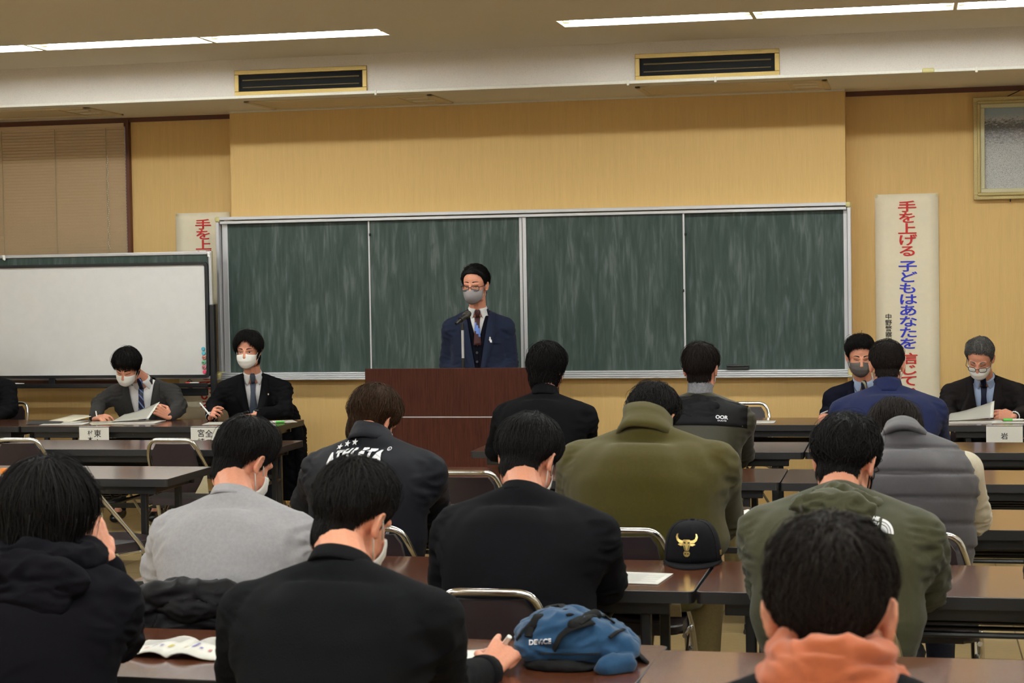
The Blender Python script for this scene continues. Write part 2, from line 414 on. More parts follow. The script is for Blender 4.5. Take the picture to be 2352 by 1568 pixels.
mb = MB().box((0, 0, -drop-.045), (bw, .03, .018), .004); mb.build('bottom_rail', M_BLIND, bl)

# ================================================================ CHALKBOARD
BX0, BX1, BZ0, BZ1 = -5.031, -.396, .911, 2.121; BY = 13.2
cb = thing('chalkboard', 'long green sliding chalkboard in an aluminium frame on the front wall', 'chalkboard', ((BX0+BX1)/2, BY, BZ0))
cx = (BX0+BX1)/2; bw = BX1-BX0; bh = BZ1-BZ0
mb = MB()
mb.box((0, -.03, bh-.012), (bw-.05, .10, .024), .003); mb.box((0, -.022, bh-.041), (bw-.06, .085, .022), .003)
mb.box((-bw/2+.013, -.025, bh/2), (.024, .09, bh-.04), .003); mb.box((bw/2-.013, -.025, bh/2), (.024, .09, bh-.04), .003)
mb.box((-bw/2+.052, .0, bh/2), (.045, .04, bh-.06), .004); mb.box((bw/2-.04, .0, bh/2), (.028, .04, bh-.06), .004)
mb.build('frame', M_ALU, cb)
mb = MB()
for z, y in ((.008, -.06), (.022, -.05), (.036, -.04), (.050, -.03)): mb.box((0, y, z), (bw, .11, .0125), .004)
mb.build('chalk_tray', M_ALU_L if 'M_ALU_L' in globals() else M_ALU, cb)
for sx in (-1, 1):
    MB().box((sx*(bw/2-.0175), -.03, bh-.0175), (.038, .11, .038), .012, seg=4).build('corner_cap', M_IVORY, cb, smooth=True)
    MB().box((sx*(bw/2-.0135), -.045, .03), (.03, .13, .07), .01, seg=4).build('corner_cap', M_IVORY, cb, smooth=True)
xs = [atY(525, 600, BY).x, atY(851, 600, BY).x, atY(1204, 600, BY).x, atY(1573, 600, BY).x, atY(1941, 600, BY).x]
depth = [-.010, -.022, -.036, -.010]
ztop = bh-.052
for k in range(4):
    a, b = xs[k]-cx, xs[k+1]-cx; y = depth[k]; zb = .055 if k in (1, 2) else .05
    if k == 0: b += .02
    if k == 3: a -= .02
    MB().box(((a+b)/2, y, (zb+ztop)/2), (b-a, .012, ztop-zb), .001).build('board_panel', M_BOARD, cb)
for x, y, w in ((xs[1], -.022, .012), (xs[2]-.016, -.024, .022), (xs[2]+.014, -.040, .026), (xs[3], -.040, .014)):
    MB().box((x-cx, y, (.05+ztop)/2), (w, .022, ztop-.05), .002).build('panel_rail', M_ALU, cb)
for px, py in ((1575, 538), (1570, 667), (851, 539)):
    p = atY(px, py, BY-.04); MB().box((p.x-cx, -.055, p.z-BZ0), (.014, .016, .02), .004).build('finger_pull', M_BLACK_PLASTIC, cb)
er = thing('chalkboard_eraser', 'black chalkboard eraser lying on the chalk tray', 'eraser', (atY(1695, 856, BY-.08).x, BY-.075, BZ0+.058))
MB().box((0, 0, .010), (.155, .05, .020), .006).build('felt', plain('grey_felt', (46, 44, 44), .95), er)
MB().box((0, 0, .027), (.158, .052, .014), .005).build('back', M_BLACK_PLASTIC, er)

# ================================================================ BANNERS
def banner(x0, x1, z0, z1, y, label, cols, hung=True):
    t = thing('banner', label, 'banner', ((x0+x1)/2, y, z0)); w = x1-x0; h = z1-z0
    mb = MB(); N = 24; f = []
    for i in range(N+1):
        z = h*i/N; row = []
        for j in range(7):
            x = -w/2+w*j/6; row.append(mb.bm.verts.new((x, -.010-.0012*noise.noise(Vector((x*4, z*2.2, x0))), z)))
        f.append(row)
    for i in range(N):
        for j in range(6): mb.bm.faces.new((f[i][j], f[i][j+1], f[i+1][j+1], f[i+1][j]))
    bmesh.ops.recalc_face_normals(mb.bm, faces=mb.bm.faces); bmesh.ops.solidify(mb.bm, geom=mb.bm.faces[:], thickness=.0016)
    mb.build('cloth', M_BANNER, t, smooth='all')
    for chars, xx, ztop, step, size, sx, bold, mat in cols:
        tm = MB(); z = ztop
        for ch in chars:
            if ch == ' ': z -= step*.32; continue
            if ch == '・':
                add_text(tm, '・', size, Matrix.Translation((xx, -.0145, z+size*.12)) @ FACE, bold, sx)
            else: add_text(tm, ch, size, Matrix.Translation((xx, -.0145, z)) @ FACE, bold, sx)
            z -= step
        tm.build('lettering', mat, t)
    for sx in (-1, 1): MB().lathe([(.008, 0), (.007, .004)], (sx*(w/2-.012), -.018, h-.012), 10, 'Y').build('drawing_pin', M_IVORY, t)
    return t
def banner_cols(w, h, xoff=0):
    st = .0775; size = .083; sx = 1.62; b = .0014
    x = w*.01+xoff
    top = h-.095
    red1 = ('手を上げる', x, top, st, size, sx, b, M_RED_INK)
    blue = ('子どもはあなたを', x, top-5*st-.028, st, size, sx, b, M_BLUE_INK)
    red2 = ('信じている', x, top-13*st-.056, st, size, sx, b, M_RED_INK)
    blk = ('中野警察署・中野市安全協会', -w*.30+xoff, h-.86, .0425, .043, 1.12, .0003, M_BLACK_INK)
    return [red1, blue, red2, blk]
RZ0, RZ1 = .60, 2.178
rx0, rx1 = atY(2009, 446, Y_REC).x, atY(2155, 443, Y_REC).x
banner(rx0, rx1, RZ0, RZ1, Y_REC, 'white hanging banner with red and blue lettering right of the chalkboard', banner_cols(rx1-rx0, RZ1-RZ0))
lx0, lx1 = atY(404, 489, Y_REC).x, atY(528.5, 487, Y_REC).x
banner(lx0, lx1, RZ0, 2.168, Y_REC, 'white banner with red and blue lettering partly behind the whiteboard', banner_cols(lx1-lx0, 2.168-RZ0))

# ================================================================ PAINTING
def painting_mat():
    m, n, l, b = nt('snowy_mountain_canvas', (.5, .5, .5), .6)
    tc = n.new('ShaderNodeTexCoord'); sep = n.new('ShaderNodeSeparateXYZ'); l.new(tc.outputs['Generated'], sep.inputs[0])
    no = tex(n, l, scale=(7, 1, 9), coord='Generated', Detail=9, Roughness=.75, Distortion=.4)
    bl_ = tex(n, l, scale=(30, 1, 60), coord='Generated', Detail=4, Roughness=.6, Distortion=1.5)
    ad = n.new('ShaderNodeMath'); ad.operation = 'MULTIPLY_ADD'; ad.inputs[1].default_value = .62; l.new(no.outputs[0], ad.inputs[0]); sb = n.new('ShaderNodeMath'); sb.operation = 'SUBTRACT'; sb.inputs[1].default_value = .31; l.new(sep.outputs['Z'], sb.inputs[0]); l.new(sb.outputs[0], ad.inputs[2])
    base = ramp(n, l, ad.outputs[0], [(.28, lin((206, 204, 200))), (.52, lin((198, 196, 192))), (.66, lin((150, 146, 146))), (.78, lin((92, 92, 92))), (.88, lin((200, 202, 204))), (1.0, lin((140, 152, 160)))])
    top = ramp(n, l, sep.outputs['Z'], [(.86, (0, 0, 0)), (.93, (1, 1, 1))])
    dk = ramp(n, l, bl_.outputs[0], [(.40, lin((70, 64, 60))), (.50, (1, 1, 1))])
    mx = n.new('ShaderNodeMix'); mx.data_type = 'RGBA'; mx.blend_type = 'MULTIPLY'; mx.inputs[0].default_value = .8
    l.new(base.outputs[0], mx.inputs[6]); l.new(dk.outputs[0], mx.inputs[7])
    m2 = n.new('ShaderNodeMix'); m2.data_type = 'RGBA'; l.new(top.outputs[0], m2.inputs[0]); l.new(mx.outputs[2], m2.inputs[6]); m2.inputs[7].default_value = (*lin((150, 164, 176)), 1)
    l.new(m2.outputs[2], b.inputs['Base Color']); return m
px0 = atY(2235, 224, Y_REC-.05); px1 = atY(2238, 459, Y_REC-.05)
PZ0, PZ1 = px1.z, px0.z; PX0 = px0.x; PW = 1.05; ph = PZ1-PZ0
pt = thing('framed_painting', 'gilt framed painting of a snowy mountain on the right wall', 'painting', (PX0+PW/2, Y_REC, PZ0))
def frame_ring(mb, w, h, b, y0, y1, bev=.004, zc=None):
    zc = h/2 if zc is None else zc
    mb.box((0, (y0+y1)/2, zc+h/2-b/2), (w, y1-y0, b), bev); mb.box((0, (y0+y1)/2, zc-h/2+b/2), (w, y1-y0, b), bev)
    mb.box((w/2-b/2, (y0+y1)/2, zc), (b, y1-y0, h-2*b+.004), bev); mb.box((-w/2+b/2, (y0+y1)/2, zc), (b, y1-y0, h-2*b+.004), bev)
M_GILT = plain('worn_gilt', (188, 168, 112), .5, .25, var=.2, vs=60); M_LINER = plain('cream_liner', (206, 198, 160), .6, var=.1)
mb = MB(); frame_ring(mb, PW, ph, .035, -.055, 0); frame_ring(mb, PW-.05, ph-.05, .022, -.07, -.02, .008, ph/2); mb.build('frame', M_GILT, pt)
mb = MB(); frame_ring(mb, PW-.092, ph-.092, .030, -.055, -.02, .006, ph/2); mb.build('liner', M_LINER, pt)
MB().box((0, -.025, ph/2), (PW-.15, .012, ph-.15)).build('canvas', painting_mat(), pt)
for s in (-1, 1): MB().box((-.28*s, -.03, -.008), (.008, .03, .02), .002).build('rest_hook', M_BLACK_STEEL, pt)
for q in (-1, 1): MB().tube([(q*.3, -.02, ph), (q*.18, -.012, Z_SOF-PZ0-.02)], .003, 5).build('hanging_wire', M_BLACK_STEEL, pt)

# ================================================================ WHITEBOARD
WBY = 12.92
p = atY(487, 578, WBY); WBX1, WBZ1 = p.x, p.z
WBX0 = WBX1-1.95; WBZ0 = atY(480, 868, WBY).z
wb = thing('rolling_whiteboard', 'white rolling board on a black stand in front of the blind', 'whiteboard', ((WBX0+WBX1)/2, WBY, 0)); wcx = (WBX0+WBX1)/2; ww = WBX1-WBX0
mb = MB(); frame_ring(mb, ww, WBZ1-WBZ0+.01, .024, -.018, .018, .004, (WBZ0+WBZ1)/2); mb.build('outer_frame', M_ALU, wb)
MB().box((0, 0, (WBZ0+WBZ1)/2), (ww-.03, .016, WBZ1-WBZ0-.02)).build('green_board', M_BOARD, wb)
zt = atY(470, 601, WBY).z; zb = WBZ0+.005; xr = atY(482, 700, WBY).x-wcx; xl = -ww/2+.02
wcxx = (xl+xr)/2
mb = MB(); M = Matrix.Translation((wcxx, -.018, (zt+zb)/2)) @ FACE
oo = rrect(xr-xl, zt-zb, .03); ii = rrect(xr-xl-.044, zt-zb-.044, .016)
for z in (0.0, .022):
    pass
a = mb.ring([M @ Vector((x, y, 0)) for x, y in oo]); b = mb.ring([M @ Vector((x, y, .022)) for x, y in oo]); c = mb.ring([M @ Vector((x, y, .022)) for x, y in ii]); d = mb.ring([M @ Vector((x, y, .004)) for x, y in ii])
mb.bridge(a, b); mb.bridge(b, c); mb.bridge(c, d); mb.build('black_rim', M_BLACK_PLASTIC, wb)
mb = MB(); mb.prism(rrect(xr-xl-.03, zt-zb-.03, .02), .0, .010, M=M); mb.build('white_face', M_WHITEBOARD, wb)
px_post = ww/2-.008
mb = MB(); mb.tube([(px_post, .0, 1.45), (px_post, .0, WBZ1+.005)], .013, 10); mb.build('post', M_BEIGE_METAL, wb, smooth=True)
for s in (-1, 1):
    q = px_post if s > 0 else -ww/2+.008
    mb = MB(); mb.box((q, .0, .80), (.042, .045, 1.36), .008); mb.build('leg', M_BLACK_STEEL, wb)
    mb = MB(); mb.box((q, 0, .10), (.045, .6, .04), .008); mb.build('foot', M_BLACK_STEEL, wb)
    for yy in (-.27, .27): MB().lathe([(.01, -.012), (.035, -.012), (.038, 0), (.035, .012), (.01, .012)], (q, yy, .04), 14, 'X').build('castor', M_BLACK_PLASTIC, wb, smooth=True)
ztray = atY(440, 886, WBY-.03).z
mb = MB(); mb.box((0, -.035, ztray), (ww-.06, .07, .022), .004); mb.box((0, -.068, ztray+.008), (ww-.06, .006, .03), .002)
for xx in (-.3, .35): mb.box((xx, -.01, ztray+.04), (.05, .03, .07), .004)
mb.build('tray', M_BLACK_STEEL, wb)
MB().box((ww/2-.28, -.02, ztray-.045), (.46, .04, .055), .006).build('cross_box', M_BLACK_STEEL, wb)
MB().box((0, 0, .28), (ww-.03, .03, .05), .006).build('cross_bar', M_BLACK_STEEL, wb)
for px, py in ((11, 592), (481, 585)):
    q = atY(px, py, WBY-.02)
    c_ = MB(); c_.box((0, -.03, .0), (.02, .016, .03), .004); c_.box((.006, -.036, -.012), (.014, .006, .016), .003)
    c_.lathe([(.005, -.012), (.007, 0), (.005, .012)], (-.006, -.03, .014), 8, 'X')
    tag(c_.build('board_clip', M_WHITE_PLASTIC), 'white clip gripping the top edge of the whiteboard, ' + ('left edge of photo' if px < 100 else 'right corner'), 'clip', 'clips on the whiteboard').location = (q.x, WBY, q.z)
mcols = [((96, 186, 204), 467, 801, 'upper light blue'), ((100, 190, 208), 468, 811, 'lower light blue'), ((214, 140, 128), 469, 821, 'salmon patterned'), ((120, 196, 150), 468, 832, 'green patterned'), ((210, 130, 140), 469, 843, 'dusty pink patterned'), ((238, 80, 110), 470, 854, 'bright pink')]
for rgb, px, py, nm in mcols:
    q = atY(px, py, WBY-.032); big = 'patterned' in nm
    mg = thing('board_magnet', f'{nm} round magnet at the lower right corner of the whiteboard', 'magnet', (q.x, WBY-.028, q.z), 0, 'magnets on the whiteboard')
    r = .0165 if big else .0145
    MB().lathe([(r, 0), (r, -.008), (r*.8, -.012), (r*.2, -.0125)], (0, 0, 0), 18, 'Y').build('button', plain('magnet_'+nm.replace(' ', '_'), rgb, .4, var=.25 if big else .03, vs=120), mg, smooth=True)
    if big:
        s_ = MB(); s_.tube([(-r*.5, -.0125, r*.3), (0, -.0135, -r*.1), (r*.45, -.0125, r*.25)], .0022, 6); s_.tube([(-r*.3, -.0125, -r*.3), (r*.2, -.0125, -r*.45)], .002, 6)
        s_.build('figure', plain('magnet_print', (110, 70, 64), .5), mg)
def marker(px, py, L, c1, c2, label):
    q = atY(px, py, WBY-.05); t = thing('marker_pen', label, 'marker', (q.x, WBY-.045, ztray+.021))
    MB().lathe([(.006, -L/2), (.0075, -L/2+.004), (.0075, L/2-.02), (.006, L/2)], (0, 0, 0), 10, 'X').build('barrel', c1, t, smooth=True)
    MB().lathe([(.0078, -L/2-.004), (.0085, -L/2), (.0085, -L/2+.028), (.0078, -L/2+.03)], (0, 0, 0), 10, 'X').build('cap', c2, t, smooth=True)
    MB().lathe([(.006, L/2-.004), (.0062, L/2+.003)], (0, 0, 0), 10, 'X').build('plug', c2, t, smooth=True)
marker(442, 886, .1, M_WHITE_PLASTIC, plain('red_plastic', (214, 46, 40), .4), 'red capped white marker on the whiteboard tray at right')
marker(44, 888, .07, M_WHITE_PLASTIC, M_WHITE_PLASTIC, 'white marker on the whiteboard tray at left')

# ================================================================ LECTERN and MICROPHONE
LY = 11.3; L0, L1, LZ = atY(838, 848, LY), atY(1245, 843, LY), 0
lw = L1.x-L0.x; lz = (L0.z+L1.z)/2
lc = thing('lectern', 'broad dark wood lectern with a pale stripe in front of the speaker', 'lectern', ((L0.x+L1.x)/2, LY, 0))
zs = atY(1000, 957.5, LY).z
MB().box((0, .0125, (zs+.004+lz)/2), (lw, .025, lz-zs-.004), .002).build('front_panel', M_LECTERN, lc)
MB().box((0, .0125, (zs-.004+.06)/2), (lw, .025, zs-.004-.06), .002).build('front_panel', M_LECTERN, lc)
MB().box((0, .016, zs), (lw-.004, .02, .010)).build('stripe', M_ALU, lc)
MB().box((0, .03, .03), (lw-.04, .03, .06)).build('plinth', M_BLACK_PLASTIC, lc)
for s in (-1, 1): MB().box((s*(lw/2-.0125), .295, lz/2-.02), (.025, .54, lz-.04), .002).build('side_panel', M_LECTERN, lc)
MB().box((0, .29, lz-.0625), (lw-.052, .53, .025), .004).build('top', M_LECTERN, lc)
MB().box((0, .32, .62), (lw-.05, .45, .02)).build('shelf', M_LECTERN, lc)
MY = 11.5
q0 = atY(1062, 742, MY); q1 = atY(1061, 842, MY)
mc = thing('microphone_stand', 'chrome desk microphone stand on the lectern', 'microphone stand', (q0.x, MY, lz-.05))
lz -= .05; hz = q0.z-lz
zc0 = atY(1061, 822, MY).z-lz; zc1 = atY(1061, 758, MY).z-lz
MB().lathe([(.07, 0), (.07, .008), (.03, .016), (.014, .03), (.014, .032)], (0, 0, 0), 20).build('base', M_BLACK_STEEL, mc, smooth=True)
MB().lathe([(.0105, .028), (.0105, zc0)], (0, 0, 0), 12).build('lower_tube', M_BLACK_STEEL, mc, smooth=True)
MB().lathe([(.009, zc0), (.009, zc1)], (0, 0, 0), 12)  .build('upper_tube', M_ALU, mc, smooth=True)
mb = MB(); mb.lathe([(.011, zc1), (.011, zc1+.02), (.009, hz)], (0, 0, 0), 12); mb.build('swivel', M_BLACK_PLASTIC, mc, smooth=True)
a = atY(1054, 739, MY); b = atY(1070, 723, MY)
a = Vector((a.x, MY-.05, a.z-.005)); b = Vector((b.x, MY+.06, b.z+.005))
mic = thing('microphone', 'black microphone clipped to the stand on the lectern', 'microphone', a)
d = b-a
MB().tube([d*-.1, d*0, d*.55, d*.72], [.009, .011, .0145, .016], 14).build('handle', M_BLACK_PLASTIC, mic, smooth=True)
MB().tube([d*.70, d*.74, d*.80, d*1.0, d*1.1, d*1.15], [.017, .022, .0235, .0235, .018, .006], 16).build('grille', plain('mic_mesh', (62, 58, 54), .6, .4), mic, smooth=True)
MB().tube([d*.3, d*.45], [.018, .018], 14).build('clip', M_BLACK_PLASTIC, mic, smooth=True)

# ================================================================ TABLES
TL, TD, TH, TT = 1.796, .598, .70, .036
def make_table(name, label, group):
    t = thing(name, label, 'table', (0, 0, 0), 0, group)
    mb = MB(); mb.prism(rrect(TL-.006, TD-.006, .018), TH-TT, TH); mb.build('tabletop', M_TABLE, t)
    mb = MB(); o = rrect(TL, TD, .02); i = rrect(TL-.005, TD-.005, .018)
    A = mb.ring([Vector((x, y, TH-TT-.001)) for x, y in o]); B = mb.ring([Vector((x, y, TH-.0015)) for x, y in o]); C_ = mb.ring([Vector((x, y, TH-.0002)) for x, y in i])
    mb.bridge(A, B); mb.bridge(B, C_); mb.cap(A, 0, True); mb.build('edge_band', M_EDGE, t)
    mb = MB()
    for s in (-1, 1): mb.box((0, s*(TD/2-.06), TH-TT-.022), (TL-.16, .025, .042), .003)
    for s in (-1, 1): mb.box((s*(TL/2-.11), 0, TH-TT-.022), (.03, TD-.12, .042), .003)
    mb.build('apron', M_BLACK_STEEL, t)
    mb = MB(); z = .575; x = TL/2-.30
    mb.tube(fillet([(-x+.05, .22, TH-.05), (-x, .22, z), (-x, -.22, z), (x, -.22, z), (x, .22, z), (x-.05, .22, TH-.05)], .06), .009, 8)
    for yy in (-.13, -.04, .05, .14): mb.tube(fillet([(-x+.1, yy, TH-.06), (-x+.04, yy, z+.004), (x-.04, yy, z+.004), (x-.1, yy, TH-.06)], .07), .007, 6)
    mb.build('shelf_rack', M_BLACK_STEEL, t, smooth=True)
    for s in (-1, 1):
        for yy in (-1, 1):
            MB().box((s*(TL/2-.155), yy*(TD/2-.085), (TH-TT)/2+.01), (.032, .032, TH-TT-.03), .005).build('leg', M_BLACK_STEEL, t)
        MB().box((s*(TL/2-.155), 0, .035), (.03, TD-.06, .028), .005).build('foot_bar', M_BLACK_STEEL, t)
        MB().box((s*(TL/2-.155), 0, .30), (.022, TD-.16, .022), .004).build('leg_brace', M_BLACK_STEEL, t)
        mb = MB(); mb.tube([(s*(TL/2-.155), 0, .31), (s*(TL/2-.36), 0, TH-.045)], .007, 6); mb.build('stay', M_BEIGE_METAL, t, smooth=True)
        for yy in (-1, 1): MB().lathe([(.02, .0), (.022, .008), (.018, .02)], (s*(TL/2-.155), yy*(TD/2-.05), 0), 12).build('foot_pad', M_BLACK_PLASTIC, t)
    MB().box((0, .10, .33), (TL-.31, .018, .03), .004).build('long_brace', M_BLACK_STEEL, t)
    return t
TABLES = [  # x of left end, y of front edge, rotation, label
 (-5.826, 11.512, 0, 'wooden folding table of the two suited men by the whiteboard'),
 (-7.63, 11.512, 0, 'wooden folding table at the far left of the front panel row'),
 (-1.618, 11.66, 0, 'wooden folding table in front of the man in the grey mask'),
 (.184, 11.62, 0, 'wooden folding table in front of the grey haired man with glasses'),
 (-5.308, 9.933, 0, 'empty wooden folding table facing the suited men at left'),
 (-2.352, 9.893, 0, 'wooden folding table nearest the lectern, used by two men in dark jackets'),
 (-.550, 9.909, 0, 'wooden folding table of the man in the blue suit'),
 (-5.302, 8.433, 0, 'empty wooden folding table at left, two rows ahead of the hooded coat'),
 (-5.36, 6.98, 0, 'wooden folding table at the left with the orange capped bottle on it'),
 (-2.380, 8.476, 0, 'empty wooden folding table behind the men nearest the lectern'),
 (-.578, 8.453, 0, 'wooden folding table in front of the person in the quilted vest, one row ahead'),
 (-2.436, 6.989, 0, 'wooden folding table of the men in the olive fleece and lettered jacket'),
 (-.612, 6.977, -.006, 'wooden folding table under the cream sleeved elbow'),
 (-2.436, 5.548, -.004, 'wooden folding table holding the black cap and a sheet of paper'),
 (-.630, 5.545, -.012, 'wooden folding table of the man in the green parka'),
 (-2.42, 4.17, -.045, 'wooden folding table holding the open booklet and blue backpack'),
 (-.628, 4.072, -.012, 'wooden folding table in front of the orange collar'),
]
t0 = None
for x, y, rz, lab in TABLES:
    c, s = math.cos(rz), math.sin(rz); loc = (x+TL/2*c-TD/2*s*0, y+TD/2+TL/2*s*(0 if abs(rz) > .03 else 1), 0)
    if t0 is None:
        t0 = make_table('folding_table', lab, 'folding tables of the meeting room'); t0.location = loc; t0.rotation_euler = (0, 0, rz)
    else: dup(t0, loc, rz, lab)

# ================================================================ CHAIRS
def make_chair(label):
    t = thing('folding_chair', label, 'chair', (0, 0, 0), 0, 'chrome folding chairs')
    R = .0115
    zt = .775
    yb, yf = -.235, .21
    def pt(s, z, w): return (s*w, yb+(yf-yb)*(1-z/zt)**1.15, z)
    L = [(-.215, yf, R), (-.205, yb+.27, .40), (-.152, yb+.03, .70), (-.122, yb-.005, zt), (.122, yb-.005, zt), (.152, yb+.03, .70), (.205, yb+.27, .40), (.215, yf, R)]
    MB().tube(fillet(L, .075, 6), R, 10).build('back_frame', M_CHROME, t, smooth=True)
    L = [(-.185, -.215, R), (-.185, .165, .405), (.185, .165, .405), (.185, -.215, R)]
    MB().tube(fillet(L, .06, 6), R*.95, 10).build('rear_frame', M_CHROME, t, smooth=True)
    mb = MB(); mb.tube([(-.20, .13, .12), (.20, .13, .12)], .008, 8); mb.build('cross_tube', M_CHROME, t, smooth=True)
    for s in (-1, 1):
        mb = MB(); mb.tube(fillet([(s*.197, -.12, .395), (s*.197, .05, .40), (s*.19, .16, .40)], .05), .009, 8)
        mb.lathe([(.014, -.006), (.016, 0), (.014, .006)], (s*.205, .02, .40), 12, 'X'); mb.build('side_link', M_CHROME, t, smooth=True)
    mb = MB(); mb.prism(rrect(.385, .36, .05, 6), .405, .445); bmesh.ops.bevel(mb.bm, geom=[e for e in mb.bm.edges if abs(e.verts[0].co.z-e.verts[1].co.z) < .001], offset=.012, segments=3, affect='EDGES')
    mb.build('seat', M_VINYL, t, smooth=True)
    # backrest: rounded trapezoid, gently curved
    mb = MB(); top, bot = .752, .475; N = 8; front = []; back = []
    for i in range(N+1):
        v = i/N; z = top+(bot-top)*v; w = .114+(.154-.114)*v
        k = 1
        if v < .15: k = 1-.16*(1-v/.15)**2
        if v > .8: k = 1-.30*((v-.8)/.2)**2
        rowf, rowb = [], []
        for j in range(9):
            u = -1+2*j/8; yy = yb+(yf-yb)*(1-z/zt)**1.15*.55+.012-.012*(1-u*u)
            rowf.append(mb.bm.verts.new((u*w*k, yy+.013, z))); rowb.append(mb.bm.verts.new((u*w*k, yy-.010, z)))
        front.append(rowf); back.append(rowb)
    for i in range(N):
        for j in range(8):
            mb.bm.faces.new((front[i][j], front[i][j+1], front[i+1][j+1], front[i+1][j])); mb.bm.faces.new((back[i][j], back[i+1][j], back[i+1][j+1], back[i][j+1]))
        for j in (0, 8): mb.bm.faces.new((front[i][j], front[i+1][j], back[i+1][j], back[i][j]))
    for i in (0, N):
        for j in range(8): mb.bm.faces.new((front[i][j], front[i][j+1], back[i][j+1], back[i][j]))
    mb.build('backrest', M_VINYL, t, smooth=True)
    for s in (-1, 1):
        mb = MB(); y = yb+.105
        mb.prism([(s*.186, .60), (s*.196, .475), (s*.118, .475), (s*.150, .53)], 0, .006, M=Matrix.Translation((0, y-.062, 0)) @ FACE); mb.build('bracket', M_BEIGE_METAL, t)
    for x, y in ((-.215, yf), (.215, yf), (-.185, -.215), (.185, -.215)): MB().lathe([(.015, 0), (.016, .01), (.014, .035)], (x, y, 0), 10).build('foot_cap', M_BLACK_PLASTIC, t, smooth=True)
    return t
def seat_at(px, py, Y, z=.775): return atY(px, py, Y)
CH = [  # x, y, rot, label
 (atY(40, 1022, 9.72).x, 9.95, 0, 'empty chrome folding chair at the left end of the front audience table'),
 (atY(393, 1022, 9.70).x, 9.94, 0, 'empty chrome folding chair tucked under the front left audience table'),
 (atY(205, 1090, 7.95).x-.01, 8.20, math.radians(-28), 'empty chrome folding chair turned askew behind the black haired listener'),
 (atY(1075, 1094, 8.15).x, 8.36, 0, 'empty chrome folding chair between the lettered jacket and black sweater'),
 (atY(1612, 1046, 9.25).x, 9.46, 0, 'chrome folding chair of the man with the black hood'),
 (atY(1715, 932, 12.5).x, 12.28, PI, 'empty chrome folding chair behind the front right panel table'),
 (atY(845, 1226, 6.3).x, 6.52, 0, 'chrome folding chair of the man in the lettered jacket'),
 (atY(1430, 1231, 6.32).x, 6.54, 0, 'chrome folding chair of the man in the olive fleece'),
 (atY(2110, 1226, 6.3).x, 6.52, 0, 'chrome folding chair of the person in the quilted vest'),
 (atY(1125, 1378, 5.05).x, 5.27, 0, 'chrome folding chair of the man in the plain black sweater'),
 (atY(1915, 1420, 5.0).x, 5.2, 0, 'chrome folding chair of the man in the green parka'),
 (atY(450, 1350, 4.95).x, 5.17, 0, 'folding chair under the draped black jacket'),
 (atY(1235, 1000, 9.3).x, 9.5, 0, 'chrome folding chair of the man with wavy hair'),
 (atY(2045, 1000, 9.25).x, 9.45, 0, 'chrome folding chair of the man in the blue suit'),
 (atY(300, 930, 12.5).x, 12.50, PI, 'folding chair of the man in the charcoal suit'),
 (atY(575, 930, 12.5).x, 12.50, PI, 'folding chair of the man in the black suit'),
 (atY(1975, 930, 12.6).x, 12.54, PI, 'folding chair of the man in the grey mask'),
 (atY(2235, 930, 12.55).x, 12.54, PI, 'folding chair of the grey haired man with glasses'),
 (atY(-10, 930, 12.5).x, 12.50, PI, 'folding chair of the sitter at the far left edge'),
]
CHAIRS = []
for i, (x, y, rz, lab) in enumerate(CH):
    if i == 0:
        c0 = make_chair(lab); c0.location = (x, y, 0); c0.rotation_euler = (0, 0, rz); CHAIRS.append(c0)
    else: CHAIRS.append(dup(c0, (x, y, 0), rz, lab))
